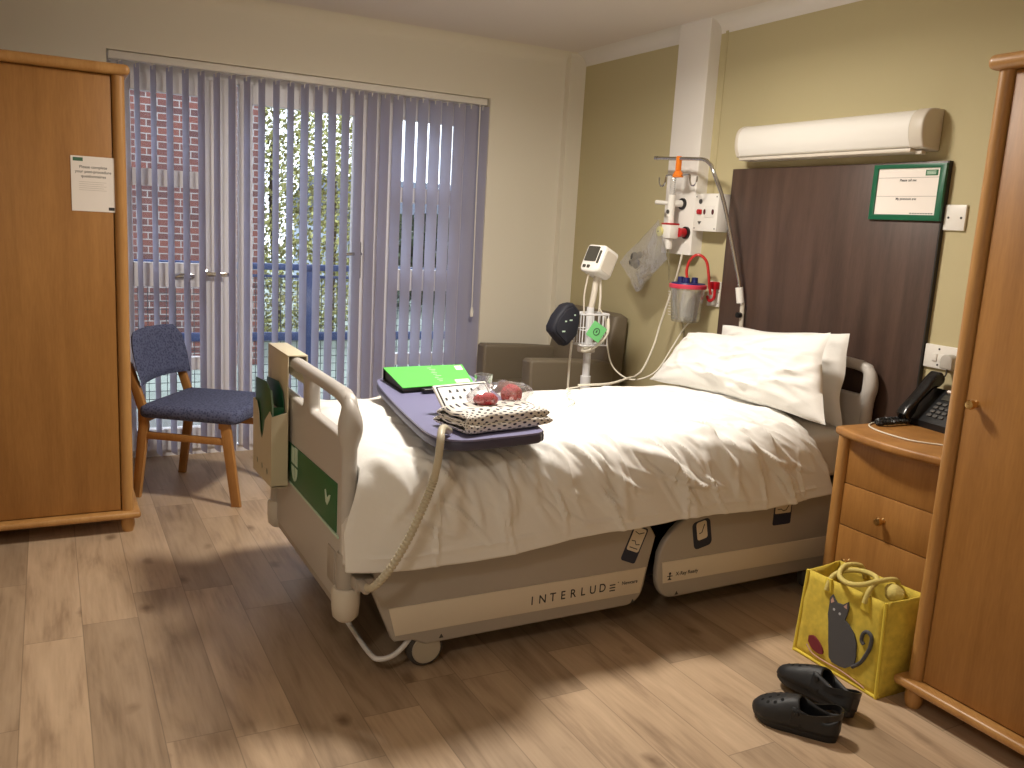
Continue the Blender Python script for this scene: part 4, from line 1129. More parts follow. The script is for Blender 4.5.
# oxygen flowmeter
fl = thing('oxygen_flowmeter', 'white oxygen flowmeter plugged into the trunking above the red regulator', 'flowmeter', (1.22, -.1, 1.6))
zf = 1.575
build('flange', MB().lathe([(0, -.078), (.030, -.078), (.030, -.088), (0, -.088)], (1.255, 0, zf), 'y', 24), M['black'], fl)
build('connector', MB().lathe([(0, -.088), (.019, -.088), (.016, -.135), (0, -.135)], (1.250, 0, zf), 'y', 20), M['plastic'], fl)
bdy = MB().tube([(1.248, -.15, 1.505), (1.248, -.15, 1.618)], .020, 16); build('body', bdy, M['plastic'], fl)
build('control_knob', MB().tube([(1.235, -.155, 1.575), (1.18, -.17, 1.577), (1.15, -.175, 1.578)], [.010, .012, .012], 12), M['plastic'], fl)
build('flow_tube', MB().lathe([(0, 1.618), (.015, 1.618), (.015, 1.712), (.010, 1.722), (0, 1.722)], (1.248, -.15, 0), 'z', 18), M['clearplastic'], fl)
gr = MB()
for k in range(8): gr.box(1.262, -.153, 1.630+.010*k, 1.2655, -.147, 1.632+.010*k)
build('graduations', gr, M['ink'], fl)
build('outlet', MB().lathe([(0, -.171), (.011, -.171), (.010, -.175), (0, -.175)], (1.252, 0, 1.53), 'y', 14), M['darkgrey'], fl)
# suction regulator
sr_ = thing('suction_regulator', 'red and white suction regulator with yellow gauge low on the trunking', 'regulator', (1.24, -.11, 1.37))
zr = 1.425
build('flange', MB().lathe([(0, -.078), (.032, -.078), (.032, -.090), (0, -.090)], (1.305, 0, zr), 'y', 24), M['black'], sr_)
build('red_collar', MB().lathe([(0, -.09), (.024, -.09), (.024, -.125), (0, -.125)], (1.300, 0, zr), 'y', 20), M['red'], sr_, label='red collar')
bb_ = MB().box(1.225, -.185, 1.39, 1.30, -.125, 1.465, .008); build('body', bb_, M['plastic'], sr_)
build('band', MB().box(1.224, -.186, 1.462, 1.301, -.124, 1.471, .002), M['red'], sr_, label='red band')
build('dial', MB().lathe([(0, -.186), (.0, -.186), (.026, -.186), (.028, -.194), (.020, -.20), (0, -.20)], (1.222, 0, 1.425), 'y', 22), M['gauge'], sr_, label='yellow dial')
build('dial_hub', MB().lathe([(0, -.20), (.004, -.20), (.004, -.203), (0, -.203)], (1.222, 0, 1.425), 'y', 10), M['ink'], sr_)
build('top_port', MB().lathe([(0, 1.465), (.018, 1.465), (.016, 1.505), (0, 1.505)], (1.262, -.155, 0), 'z', 16), M['plastic'], sr_)
build('filter_cup', MB().lathe([(0, 1.335), (.018, 1.335), (.020, 1.345), (.020, 1.392), (0, 1.392)], (1.262, -.155, 0), 'z', 18), M['plastic'], sr_)
# clear bag hanging from the flowmeter with a mask inside
hb_ = thing('hanging_bag', 'clear plastic bag with a grey mask inside hanging from the flowmeter', 'plastic bag', (1.10, -.15, 1.1))
ol = lambda v: None
def hang(u, v):
    # flat bag hung by one corner: u across, then back along the other sheet
    ff = u*2 if u <= .5 else 2-u*2; sg = 1 if u <= .5 else -1
    T_ = Vector((1.215, -.20, 1.485)); Lc, Bc, Rc = Vector((.83, -.16, 1.24)), Vector((1.05, -.18, 1.085)), Vector((1.345, -.215, 1.285))
    k = .42
    bot = Lc.lerp(Bc, ff/k) if ff < k else Bc.lerp(Rc, (ff-k)/(1-k))
    p = T_.lerp(bot, v**.85)
    bulge = .034*math.sin(PI*ff)**.7*math.sin(PI*min(1, v*.96+.02))**.8
    p = p + Vector((0, -sg*bulge, 0))
    n1 = noise.noise(p*13+Vector((sg, 0, 0)))*.016 + noise.noise(p*31+Vector((3, sg, 2)))*.010
    p = p + Vector((noise.noise(p*12)*.014*v, n1*math.sin(PI*ff)*v, noise.noise(p*15+Vector((5, 5, 5)))*.012*v))
    return p
build('film', MB().grid(hang, 60, 34, wrapu=True), M['clearfilm'], hb_, angle=25)
pr = MB()
for k in range(4): pr.tube([(1.10+.03*k, -.252, 1.235-.022*k+.03*0), (1.10+.03*k+.05, -.252, 1.26-.022*k)], .0012, 5)
build('printing', pr, M['inkgrey'], hb_)
mk = MB()
for (a, b, c_) in ((1.00, 1.275, .030), (1.02, 1.24, .028), (.98, 1.245, .022), (1.05, 1.29, .02)): mk.ball((a, -.182, b), c_, (1.1, .5, 1))
tag(build('breathing_mask', mk, M['darkgrey']), 'folded grey breathing mask inside the hanging clear bag', 'mask')
# suction jar
sj = thing('suction_jar', 'clear graduated suction jar with pink-red lid hanging from the wall bracket', 'jar', (1.43, -.135, .97))
JC = (1.43, -.135)
build('canister', MB().lathe([(0, .968), (.070, .968), (.074, .975), (.090, 1.142), (.087, 1.142), (.071, .979), (0, .976)], (JC[0], JC[1], 0), 'z', 30), M['clearplastic'], sj)
build('liner', MB().lathe([(0, .99), (.035, .992), (.042, 1.05), (.030, 1.13), (0, 1.13)], (JC[0]+.01, JC[1], 0), 'z', 16), M['clearfilm'], sj)
build('lid', MB().lathe([(0, 1.142), (.096, 1.142), (.098, 1.148), (.098, 1.160), (.094, 1.164), (0, 1.164)], (JC[0], JC[1], 0), 'z', 32), M['pinkred'], sj, label='pink-red lid')
bc = MB().lathe([(0, 1.164), (.088, 1.164), (.086, 1.170), (0, 1.171)], (JC[0], JC[1], 0), 'z', 28)
for dx, dy in ((-.05, -.01), (.02, -.03), (.0, .04)): bc.lathe([(0, 1.17), (.019, 1.17), (.016, 1.198), (0, 1.2)], (JC[0]+dx, JC[1]+dy, 0), 'z', 14)
build('cap', bc, M['blue'], sj, label='blue cap with ports')
gr = MB()
for k in range(9): gr.box(JC[0]-.048, JC[1]-.077-.0016*k, 1.0+.015*k, JC[0]-.028, JC[1]-.075-.0016*k, 1.0025+.015*k)
build('graduations', gr, M['white'], sj)
rt = curve([(JC[0]+.025, JC[1]-.03, 1.19), (JC[0]+.02, JC[1]-.035, 1.235), (JC[0]+.035, JC[1]-.03, 1.29), (JC[0]+.07, JC[1]-.01, 1.318), (JC[0]+.10, JC[1]+.02, 1.29), (JC[0]+.105, JC[1]+.04, 1.22), (JC[0]+.10, JC[1]+.055, 1.165), (JC[0]+.095, JC[1]+.075, 1.12)], 8)
tag(build('suction_tube', MB().tube(rt, .0075, 12), M['redtube']), 'red rubber tube arching over the suction jar lid', 'tube')
wb = thing('jar_bracket', 'white wall plate with red clip beside the suction jar', 'bracket', (1.50, -.01, 1.05))
build('plate', MB().box(1.442, -.012, 1.055, 1.535, -.0005, 1.185, .003), M['plastic'], wb)
rc = MB().box(1.49, -.045, 1.145, 1.535, -.012, 1.185, .005); rc.tube(curve([(1.525, -.035, 1.15), (1.527, -.04, 1.10), (1.50, -.045, 1.085), (1.475, -.04, 1.105)], 5), .008, 8); build('clip', rc, M['red'], wb, label='red clip')
for z in (1.075, 1.13): build('screw', MB().lathe([(0, 0), (.003, 0), (.003, -.0015), (0, -.0015)], (1.53, -.0115, z), 'y', 8), M['ink'], wb)
# cables and tubes
tag(build('call_lead', MB().tube(curve([(1.352, -.13, 1.315), (1.320, -.125, 1.21), (1.281, -.12, 1.119), (1.23, -.14, .924), (1.27, -.2, .82), (1.33, -.3, .71), (1.40, -.4, .68), (1.50, -.52, .69), (1.60, -.70, .688), (1.72, -.95, .712)]), .0055, 8), M['cable']), 'white lead dropping from the trunking onto the bed', 'cable')
tag(build('monitor_lead', MB().tube(curve([(1.30, -.59, 1.02), (1.31, -.55, .95), (1.29, -.51, .80), (1.29, -.46, .70), (1.372, -.40, .655), (1.43, -.3, .703), (1.426, -.2, .83), (1.40, -.11, .93), (1.395, -.06, .965)]), .004, 8), M['cable']), 'thin white lead sagging from the vitals monitor to the suction jar', 'cable')
tag(build('drain_tube', MB().tube(curve([(1.40, -.13, .968), (1.375, -.09, .90), (1.335, -.05, .78), (1.31, -.03, .62), (1.30, -.03, .30), (1.33, -.06, .05), (1.38, -.10, .008), (1.46, -.14, .008)]), .006, 8), M['tubeclear']), 'clear drain tube hanging from the suction jar to the floor', 'tube')
tag(build('vacuum_tube', MB().tube(curve([(1.262, -.155, 1.336), (1.245, -.13, 1.26), (1.225, -.10, 1.17), (1.25, -.085, 1.07), (1.30, -.10, 1.01), (1.35, -.13, .995)]), .006, 8), M['tubeclear']), 'clear tube from the regulator to the side of the suction jar', 'tube')
tag(build('sheet_lead', MB().tube(curve([(1.72, -.95, .715), (1.80, -1.0, .722), (1.86, -1.10, .727), (1.93, -1.12, .728), (2.02, -1.20, .730), (2.12, -1.22, .731), (2.2, -1.30, .731)]), .0028, 6), M['cable']), 'thin white lead trailing across the top of the duvet', 'cable')

# ------------------------------------------------------------------ vitals monitor on a stand
vx, vy = 1.25, -.61
vm = thing('vitals_monitor', 'white vitals monitor on a wheeled stand beside the armchair', 'monitor stand', (vx, vy, 0))
bs = MB()
for k in range(5):
    a = 2*PI*k/5+.3; bs.tube([(vx, vy, .10), (vx+.13*math.cos(a), vy+.13*math.sin(a), .085), (vx+.24*math.cos(a), vy+.24*math.sin(a), .06)], [.022, .017, .012], 8)
build('base', bs, M['alu'], vm)
for k in range(5):
    a = 2*PI*k/5+.3; build('castor', MB().lathe([(0, -.012), (.025, -.012), (.025, .012), (0, .012)], (vx+.24*math.cos(a), vy+.24*math.sin(a), .025), 'x', 14), M['rubber'], vm)
pm = MB().tube([(vx, vy, .09), (vx, vy, .66)], .027, 16); pm.tube([(vx, vy, .64), (vx, vy, 1.02)], .020, 14); build('pole', pm, M['alu'], vm)
nk = MB().tube(curve([(vx, vy, 1.0), (vx+.005, vy+.01, 1.08), (vx+.01, vy+.02, 1.20)]), .016, 10); nk.tube(curve([(vx-.02, vy-.025, .98), (vx-.022, vy-.03, 1.08), (vx-.01, vy-.02, 1.20)]), .0045, 8); nk.tube(curve([(vx+.035, vy+.03, 1.0), (vx+.03, vy+.035, 1.08), (vx+.02, vy+.03, 1.2)]), .006, 8)
build('neck', nk, M['endcap'], vm)
mm = Matrix.Translation((vx+.0, vy+.03, 1.255)) @ Matrix.Rotation(RAD(12), 4, 'Z') @ Matrix.Rotation(RAD(-24), 4, 'X')
hd = MB().prism(rrect(-.066, -.078, .066, .072, [.02, .02, .03, .03], 5), 'y', -.052, .06, .012, 3, mx=mm); mh = build('head', hd, M['plastic'], vm)
build('screen', MB().prism(rrect(-.052, -.022, .030, .060, .006, 3), 'y', -.0545, -.051, mx=mm), M['screen'], mh, label='grey screen')
kb = MB().prism(rrect(-.045, -.058, -.025, -.042, .004, 3), 'y', -.0555, -.051, mx=mm); kb.prism(rrect(-.015, -.058, .005, -.042, .004, 3), 'y', -.0555, -.051, mx=mm); kb.prism(rrect(.038, -.03, .052, .04, .004, 3), 'y', -.0555, -.051, mx=mm)
build('buttons', kb, M['screen'], mh)
build('side_recess', MB().prism(rrect(-.035, -.055, .045, .052, .015, 4), 'x', .064, .0675, mx=mm), M['endcap'], mh)
bk2 = MB(); bx0, by0, bx1, by1 = vx-.03, vy-.085, vx+.075, vy+.065
zt_, zb_ = .99, .83
for z in (zt_, (zt_+zb_)/2, zb_): bk2.tube([(bx0, by0, z), (bx1, by0, z), (bx1, by1, z), (bx0, by1, z)], .0055 if z == zt_ else .003, 8, closed=True)
for k in range(6):
    y = by0 + (by1-by0)*k/5; bk2.tube([(bx1, y, zt_), (bx1, y, zb_), (bx0, y, zb_)], .0028, 6)
for k in range(1, 4):
    x = bx0 + (bx1-bx0)*k/4; bk2.tube([(x, by0, zt_), (x, by0, zb_), (x, by1, zb_), (x, by1, zt_)], .0028, 6)
build('basket', bk2, M['alu'], vm, label='white wire basket')
lk = MB().tube(curve([(vx+.08, vy+.06, .97), (vx+.09, vy+.055, .90), (vx+.08, vy+.02, .845), (vx+.05, vy-.03, .80), (vx+.03, vy-.06, .80)]), .0075, 8); build('coiled_lead', lk, M['cable'], vm)
lk = MB().tube(curve([(vx+.0, vy-.10, .85), (vx+.0, vy-.105, .7), (vx+.0, vy-.10, .5), (vx+.0, vy-.07, .3)]), .006, 8); build('hanging_lead', lk, M['cable'], vm)
build('bracket', MB().box(vx-.03, vy-.05, .785, vx+.03, vy+.03, .822, .008), M['endcap'], vm)
# blood pressure cuff and tag
cfm = Matrix.Translation((vx+.05, vy-.185, .935)) @ Matrix.Rotation(RAD(10), 4, 'Z')
cf = thing('pressure_cuff', 'rolled navy blood pressure cuff hanging beside the wire basket', 'cuff', None, mx=cfm)
def cuffp(w_, h_): return [(-w_*.9, -h_*.35), (-w_*.3, -h_), (w_*.75, -h_*.72), (w_, -h_*.1), (w_*.9, h_*.55), (w_*.4, h_), (-w_*.15, h_*.95), (-w_*.55, h_*.5)]
sm_ = [(.002, .108), (.030, .112), (.078, .072), (.080, .02), (.070, -.048), (.012, -.100), (-.010, -.104), (-.060, -.062), (-.094, -.030), (-.096, -.005), (-.068, .050), (-.02, .10)]
build('wrap', MB().prism(sm_, 'x', -.035, .035, .016, 4), M['cuff'], cf, world=False)
fp_ = [(a*.82-.004, b*.82) for a, b in sm_]
build('outer_flap', MB().prism(fp_, 'x', .032, .042, .006, 2), M['cuff'], cf, world=False)
tx = MB()
for k, (y, z, l) in enumerate(((-.03, .02, .012), (.0, .025, .018), (.028, .05, .010), (-.045, -.03, .02))): tx.box(.0415, y, z, .0428, y+l, z+.007)
build('printing', tx, M['palegreen'], cf, world=False)
tgm = Matrix.Translation((vx+.092, vy-.015, .905)) @ Matrix.Rotation(RAD(-10), 4, 'Z') @ Matrix.Rotation(RAD(-32), 4, 'X')
tgg = thing('green_tag', 'pale green tag with a black symbol clipped on the wire basket', 'tag', None, mx=tgm)
build('card', MB().prism(rrect(-.042, -.042, .042, .042, .004, 3), 'x', 0, .002), M['tag'], tgg, world=False)
tx = MB().tube([(.0024, .016*math.cos(a), .018*math.sin(a)) for a in [2*PI*k/14 for k in range(14)]], .0022, 6, closed=True); tx.box(.0018, -.003, -.006, .003, .003, .008)
build('symbol', tx, M['ink'], tgg, world=False)

# ------------------------------------------------------------------ bedside cabinet
bc_ = thing('bedside_cabinet', 'beech bedside cabinet with bowed top between bed and right wardrobe', 'cabinet', (3.07, -.26, 0))
CX0, CX1, CYF = 2.815, 3.330, -.485
topo = [(CX0-.012, -.02), (CX0-.012, CYF-.005)] + bez((CX0-.010, CYF-.012), ((CX0+CX1)/2, CYF-.115), (CX1+.010, CYF-.012), 14) + [(CX1+.012, -.02)]
build('top', MB().prism(topo, 'z', .718, .750, .011, 3), M['wood'], bc_)
build('carcass', MB().box(CX0+.01, CYF+.02, .06, CX1-.01, -.02, .718, .002), M['wood'], bc_)
for x in (CX0+.022, CX1-.022):
    build('corner_post', MB().lathe([(0, .0), (.0225, .0), (.0225, .718), (0, .718)], (x, CYF+.006, 0), 'z', 18), M['woodpost'], bc_)
build('apron', MB().box(CX0+.045, CYF+.006, .545, CX1-.045, CYF+.026, .718, .001), M['wood'], bc_)
dw = build('drawer', MB().box(CX0+.045, CYF+.004, .385, CX1-.045, CYF+.026, .542, .0025), M['wood'], bc_); knob(dw, (3.047, CYF+.004, .455), 'y', -1, M['brass'], .016)
dw = build('door', MB().box(CX0+.045, CYF+.004, .075, CX1-.045, CYF+.026, .382, .0025), M['wood'], bc_); knob(dw, (2.925, CYF+.004, .255), 'y', -1, M['brass'], .016)
build('plinth', MB().box(CX0+.02, CYF+.03, 0, CX1-.02, -.03, .06), M['wood'], bc_)
# telephone
pm_ = Matrix.Translation((2.935, -.105, .7505)) @ Matrix.Rotation(RAD(-6), 4, 'Z')
ph = thing('desk_telephone', 'black desk telephone on the bedside cabinet', 'telephone', None, mx=pm_)
wed = [(-.065, 0), (.060, 0), (.068, .128), (.052, .138), (-.065, .024)]
build('base', MB().prism(wed, 'x', -.098, .100, .008, 3), M['black'], ph, world=False)
slope = math.atan2(.114, .117)
sm2 = Matrix.Translation((0, -.065, .0245)) @ Matrix.Rotation(slope, 4, 'X')
kp = MB()
for r_ in range(4):
    for k in range(3): kp.prism(rrect(-.012+.027*k, .026+.020*r_, .008+.027*k, .038+.020*r_, .004, 2), 'z', .0, .005, mx=sm2)
build('keypad', kp, M['darkgrey'], ph, world=False, label='rows of dark grey keys')
build('display', MB().box(-.010, .112, 0, .085, .140, .004, .002, mx=sm2), M['screen'], ph, world=False)
build('card_strip', MB().box(-.005, .146, .0, .095, .156, .012, mx=sm2), M['paper'], ph, world=False, label='white card strip')
hpr = [(-.022, .010), (-.032, .028), (-.026, .050), (.0, .058), (.045, .056), (.11, .058), (.155, .064), (.192, .062), (.205, .048), (.203, .020), (.188, .008), (.160, .010), (.135, .026), (.05, .030), (.02, .016)]
build('handset', MB().prism(hpr, 'x', -.097, -.043, .014, 4, mx=sm2), mat('handset_black', lin(18, 18, 20), .22), ph, world=False)
hcr = MB(); pth = []
c0 = curve([(2.845, -.155, .764), (2.835, -.20, .764), (2.830, -.26, .764), (2.838, -.315, .764), (2.858, -.335, .764), (2.870, -.30, .764), (2.868, -.24, .764), (2.875, -.19, .764)], 26)
for i, p in enumerate(c0):
    a = i*1.15; pth.append(p + Vector((.007*math.cos(a), .003*math.sin(a), .007*math.sin(a))))
hcr.tube(pth, .0048, 6); build('coiled_cord', hcr, M['black'], ph)
tag(build('cabinet_cable', MB().tube(curve([(2.818, -.16, .7535), (2.816, -.23, .7535), (2.822, -.32, .7535), (2.86, -.385, .7535), (2.945, -.422, .7535), (3.07, -.425, .7535), (3.15, -.37, .7535), (3.24, -.30, .7535)]), .003, 8), M['cable']), 'thin white cable curving across the bedside cabinet top', 'cable')

# ------------------------------------------------------------------ yellow cat bag
bg = thing('jute_bag', 'yellow jute shopping bag with a grey cat, standing before the bedside cabinet', 'bag', (3.18, -.70, 0))
bA = dict(bl=Vector((3.003, -.795, 0)), br=Vector((3.352, -.795, 0)), tl=Vector((3.012, -.782, .302)), tr=Vector((3.338, -.788, .318)))
bB = dict(bl=Vector((3.003, -.635, 0)), br=Vector((3.352, -.635, 0)), tl=Vector((3.028, -.65, .322)), tr=Vector((3.366, -.645, .335)))
def quad(a, b, c, d, bulge, nrm, sd):
    n = Vector(nrm)
    return lambda u, v: (a.lerp(b, u)).lerp(d.lerp(c, u), v) + n*(bulge*math.sin(PI*u)*math.sin(PI*min(1, v*.9+.05)) + .005*noise.noise((u*4, v*4, sd)))
build('front_panel', MB().grid(quad(bA['bl'], bA['br'], bA['tr'], bA['tl'], .006, (0, -1, 0), 1), 14, 12), M['yellow'], bg, solid=.004)
build('back_panel', MB().grid(quad(bB['br'], bB['bl'], bB['tl'], bB['tr'], .004, (0, 1, 0), 2), 14, 12), M['yellow'], bg, solid=.004)
build('gusset', MB().grid(quad(bA['br'], bB['br'], bB['tr'], bA['tr'], .018, (1, 0, 0), 3), 10, 12), M['yellow'], bg, solid=.004)
build('gusset', MB().grid(quad(bB['bl'], bA['bl'], bA['tl'], bB['tl'], -.016, (-1, 0, 0), 4), 10, 12), M['yellow'], bg, solid=.004)
build('base', MB().box(3.006, -.79, .002, 3.349, -.64, .006), M['yellow'], bg)
pi_ = MB()
for a, b in (('bl', 'br'), ('br', 'tr'), ('bl', 'tl')):
    pi_.tube([bA[a].lerp(bA[b], t)+Vector((0, -.002, .006 if a == 'bl' and b == 'br' else 0)) for t in (0, .5, 1)], .0055, 8)
pi_.tube([bB['br']+Vector((0, 0, .006)), bB['tr']], .005, 8); pi_.tube([bA['br']+Vector((0, 0, .006)), bB['br']+Vector((0, 0, .006))], .005, 8)
build('piping', pi_, M['yellowhi'], bg, label='brighter yellow piping')
hd_ = MB(); rp = curve([(3.113, -.801, .270), (3.115, -.785, .315), (3.130, -.745, .338), (3.170, -.712, .348), (3.220, -.712, .352), (3.255, -.740, .350), (3.268, -.785, .335), (3.268, -.803, .290)], 8)
hd_.tube(rp, .0085, 10); build('handle', hd_, M['jute'], bg, label='rope handle flopped inward')
hd_ = MB(); rp = curve([(3.135, -.645, .300), (3.132, -.670, .345), (3.126, -.740, .354), (3.152, -.795, .338), (3.200, -.810, .332), (3.247, -.797, .344), (3.270, -.740, .358), (3.274, -.670, .350), (3.274, -.645, .300)], 8)
hd_.tube(rp, .0085, 10); build('handle', hd_, M['jute'], bg, label='rope handle flopped forward')
tbs = MB()
for x in (3.113, 3.268): tbs.prism([(x-.018, .262), (x+.018, .262), (x+.012, .312), (x-.012, .312)], 'y', -.799, -.788, .003)
build('handle_tab', tbs, M['yellowhi'], bg)
yy = -.8030
def onfront(mb, pts): return mb.prism(pts, 'y', yy-.0015, yy+.004)
body = [(3.144, .268), (3.155, .255), (3.164, .247), (3.187, .25), (3.208, .268), (3.213, .251), (3.21, .229), (3.204, .204), (3.223, .192), (3.244, .175), (3.259, .148), (3.264, .102), (3.261, .072), (3.245, .058), (3.229, .045), (3.207, .04), (3.189, .04), (3.174, .04), (3.16, .051), (3.149, .109), (3.14, .169), (3.134, .194), (3.135, .23), (3.135, .254)]
ct = onfront(MB(), body)
ct.tube([Vector((x, yy+.001, z)) for x, z in [(p.x, p.z) for p in curve([(a, 0, b) for a, b in [(3.255, .062), (3.285, .095), (3.307, .144), (3.313, .174), (3.31, .195), (3.294, .203), (3.279, .190), (3.276, .166), (3.286, .156)]], 5)]], .0062, 8)
cat_ = build('cat_motif', ct, M['catgrey'], bg, label='grey sitting cat motif')
ea = MB(); ea.prism([(3.146, .260), (3.154, .247), (3.142, .237), (3.140, .248)], 'y', yy-.0022, yy); ea.prism([(3.205, .26), (3.207, .243), (3.193, .246)], 'y', yy-.0022, yy); build('ear', ea, M['pink'], cat_, label='pink ears')
ey = MB()
for x, z in ((3.157, .221), (3.182, .216)): ey.lathe([(0, 0), (.0045, 0), (.0045, -.0008), (0, -.0008)], (x, yy-.0015, z), 'y', 10)
build('eye', ey, M['eye'], cat_)
lfp = onfront(MB(), [(p.x, p.y) for p in curve([(3.066, .085, 0), (3.085, .093, 0), (3.108, .084, 0), (3.128, .066, 0), (3.132, .048, 0), (3.112, .042, 0), (3.084, .048, 0), (3.066, .065, 0)], 4)]); build('yarn_motif', lfp, M['maroon'], bg, label='maroon ball motif')
ya = MB().tube([Vector((p.x, yy+.001, p.z)) for p in curve([(3.060, 0, .05), (3.09, 0, .030), (3.15, 0, .026), (3.21, 0, .028), (3.27, 0, .022), (3.31, 0, .016)], 6)], .0022, 6); build('yarn_line', ya, M['pink'], bg)
for (a, b, c_, r_) in ((3.30, -.70, .325, .03), (3.325, -.72, .318, .026)):
    pass
nb_ = MB().ball((3.302, -.71, .325), .032, (1.1, .9, .85))
for v in nb_.bm.verts: v.co += (v.co-Vector((3.302, -.71, .325)))*.25*noise.noise(v.co*45)
tag(build('cloth_bundle', nb_, M['jute']), 'crumpled tan cloth poking out of the yellow cat bag', 'cloth')

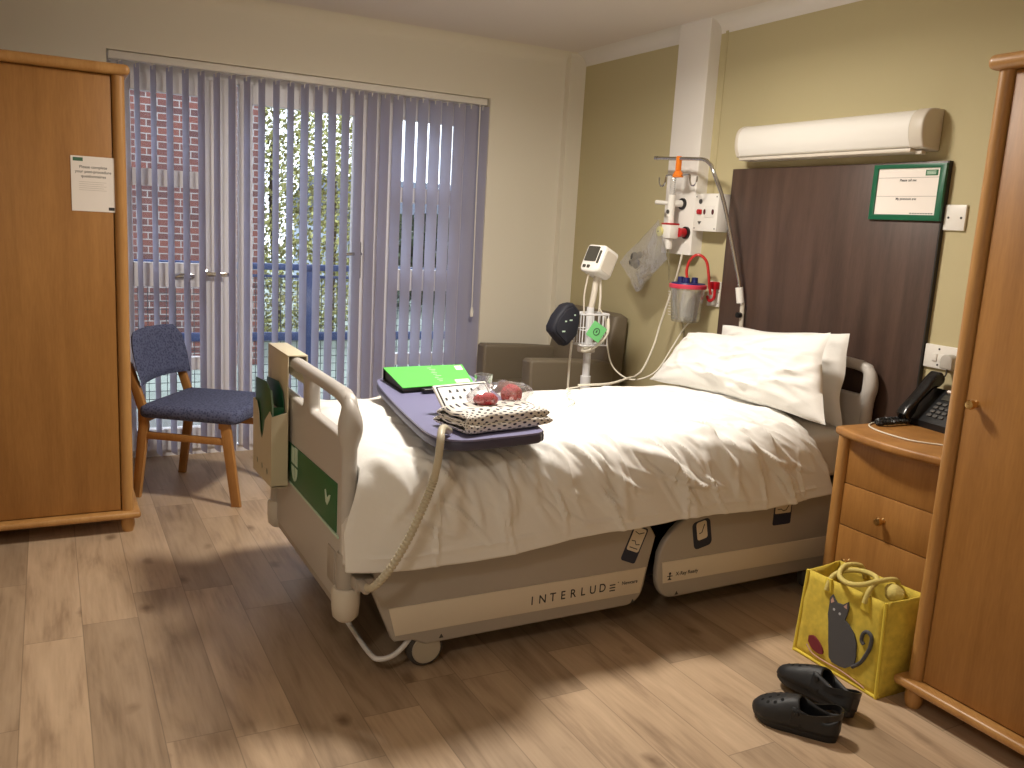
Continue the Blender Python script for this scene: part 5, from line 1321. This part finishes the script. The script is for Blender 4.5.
# ------------------------------------------------------------------ clogs
def clog(label, toe, heel, side, lift=0, roll=0, sh=0):
    toe, heel = Vector(toe), Vector(heel)
    d_ = toe-heel; L_ = d_.length; ang = math.atan2(d_.y, d_.x)
    mx = Matrix.Translation((heel.x, heel.y, lift)) @ Matrix.Rotation(ang, 4, 'Z') @ Matrix.Rotation(roll, 4, 'X')
    t = thing('clog', label, 'clog', None, mx=mx, group='pair of black clogs')
    def width(s): # half width along the sole, s from 0 heel to 1 toe
        pts = [(0, .020), (.04, .031), (.12, .036), (.3, .038), (.5, .043), (.68, .052), (.82, .050), (.92, .038), (.975, .022), (1, .006)]
        for (a, b), (c, e) in zip(pts, pts[1:]):
            if a <= s <= c: k = (s-a)/(c-a); k = k*k*(3-2*k) if False else k; return b+(e-b)*k
        return .006
    def bend(s): return side*.010*math.sin(PI*s)
    W_ = lambda s, y, z: (s*L_, y+bend(s), z)
    # sole: thick, slightly curled at toe
    sole = MB(); SS = [0, .02, .06, .12, .2, .3, .4, .5, .6, .7, .8, .88, .94, .975, 1]
    sb = bmesh.new(); rings = []
    for s in SS:
        w = width(s); zt = .028 + .012*max(0, s-.75)/.25; zb = .0 + .014*max(0, s-.8)/.2
        ring = []
        for (yy_, zz) in ((-w*.92, zb), (-w*1.04, zb+.012), (-w, zt), (w, zt), (w*1.04, zb+.012), (w*.92, zb)): ring.append(sb.verts.new(W_(s, yy_, zz)))
        rings.append(ring)
    for a, b in zip(rings, rings[1:]):
        for k in range(6): sb.faces.new((a[k], a[(k+1) % 6], b[(k+1) % 6], b[k]))
    sb.faces.new(rings[0]); sb.faces.new(list(reversed(rings[-1])))
    build('sole', MB()._add(sb), M['blacksoft'], t, world=False, angle=50)
    # vamp: arched shell over the forefoot
    def roof(s):
        pts = [(.36, .098), (.45, .098), (.6, .090), (.75, .076), (.87, .062), (.95, .05), (1, .034)]
        for (a, b), (c, e) in zip(pts, pts[1:]):
            if a <= s <= c: return b+(e-b)*(s-a)/(c-a)
        return .098
    def vamp(u, v):
        s = .38 + .62*v; a = PI*u; w = width(s)*1.03; h = roof(s)-.022
        c_, s_ = math.cos(a), math.sin(a)
        y = -w*math.copysign(abs(c_)**.72, c_); z = .022 + h*abs(s_)**.78
        s2 = s + (.075*s_**2 if v < .01 else .075*s_**2*(1-v)**3)
        return W_(min(1, s2), y, z)
    build('upper', MB().grid(vamp, 23, 22), M['blacksoft'], t, world=False, solid=.006, angle=60)
    # low side and heel wall
    def wall(u, v):
        a = u*2-1                              # -1 .. 1 runs from one vamp side round the heel to the other
        if abs(a) > .42: s = (abs(a)-.42)/.58*.50; y = math.copysign(width(max(s, .001)), a)
        else: s = 0; y = width(0)*(a/.42)
        hgt = .034 + .030*min(1, s/.45)**1.6 + .016*max(0, 1-s/.12)
        z = .020 + hgt*v
        return W_(s - .004*v*(1 if s < .05 else 0), y*(1.02-.04*v), z)
    build('side_wall', MB().grid(wall, 44, 5), M['blacksoft'], t, world=False, solid=.007, angle=60)
    st_ = curve([W_(.44, -width(.44)*1.05, .066), W_(.30, -width(.3)*1.05, .086-sh), W_(.10, -.040, .100-sh), W_(-.01, -.018, .104-sh), W_(-.01, .018, .104-sh), W_(.10, .040, .100-sh), W_(.30, width(.3)*1.05, .086-sh), W_(.44, width(.44)*1.05, .066)], 6)
    # strap is a flat band
    sbm = bmesh.new(); pr_ = None
    for p in st_:
        c = Vector((.22*L_, 0, p.z)); n = (p-c); n.z = 0; n.normalize()
        q = [sbm.verts.new(p + n*a + Vector((0, 0, b))) for a, b in ((-.0025, -.009), (.0025, -.009), (.0025, .009), (-.0025, .009))]
        if pr_:
            for k in range(4): sbm.faces.new((pr_[k], pr_[(k+1) % 4], q[(k+1) % 4], q[k]))
        else: sbm.faces.new(q)
        pr_ = q
    sbm.faces.new(list(reversed(pr_)))
    build('heel_strap', MB()._add(sbm), mat('strap_black', lin(24, 24, 26), .28), t, world=False, angle=50)
    for s in (-1, 1): build('rivet', MB().lathe([(0, 0), (.008, 0), (.007, s*.004), (0, s*.005)], W_(.44, s*width(.44)*1.07, .066), 'y', 12), M['black'], t, world=False)
    hl = MB()
    for (s, yk) in ((.62, -.35), (.62, .35), (.70, -.5), (.70, 0), (.70, .5), (.79, -.42), (.79, .1), (.79, .5), (.87, -.2), (.87, .3)):
        w = width(s); a = math.acos(max(-1, min(1, -yk))) ; v_ = (s-.38)/.62
        p = Vector(vamp(a/PI, v_)); e1_ = Vector(vamp(a/PI+.01, v_))-p; e2_ = Vector(vamp(a/PI, v_+.01))-p
        n = e1_.cross(e2_).normalized()
        if n.z < 0: n = -n
        R_ = n.to_track_quat('Z', 'Y').to_matrix().to_4x4()
        hl.lathe([(0, 0), (.0055, 0), (.0048, .0006), (0, .0006)], (0, 0, 0), 'z', 10, mx=Matrix.Translation(p+n*.0032) @ R_)
    build('vent_hole', hl, mat('hole_black', lin(4, 4, 4), .9), t, world=False)
    return t
clog('black foam clog nearest the camera on the floor before the yellow bag', (3.255, -1.222, 0), (3.470, -1.098, 0), 1, sh=.022)
clog('black foam clog lying behind the other, closer to the yellow bag', (3.150, -1.020, 0), (3.415, -.985, 0), -1, .014, RAD(17), .034)

# ------------------------------------------------------------------ daylight, camera, view
wd = bpy.data.worlds.new('overcast_sky'); SC.world = wd; wd.use_nodes = True
bgk = wd.node_tree.nodes['Background']; bgk.inputs['Color'].default_value = (.80, .90, 1.0, 1); bgk.inputs['Strength'].default_value = 2.9
cam = bpy.data.cameras.new('camera'); co = bpy.data.objects.new('camera', cam); link(co)
cam.sensor_fit = 'HORIZONTAL'; cam.sensor_width = 36; cam.lens = 36*872.17/1024
r_ = Vector((0.46308445, 0.88449061, 0.05682571)); dn_ = Vector((0.18607469, -0.03433515, -0.98193549)); fw = Vector((-0.8665616, 0.46529288, -0.18048139))
u_ = -dn_; b_ = -fw
co.matrix_world = Matrix(((r_.x, u_.x, b_.x, 5.036), (r_.y, u_.y, b_.y, -3.077), (r_.z, u_.z, b_.z, 1.42), (0, 0, 0, 1)))
cam.clip_start = .05; cam.clip_end = 200
SC.camera = co
vs_ = SC.view_settings; vs_.view_transform = 'Standard'; vs_.look = 'None'; vs_.exposure = .2; vs_.gamma = 1; vs_.use_curve_mapping = False
SC.cycles.max_bounces = 10; SC.cycles.diffuse_bounces = 5; SC.cycles.transparent_max_bounces = 24
SC.cycles.sample_clamp_indirect = 6
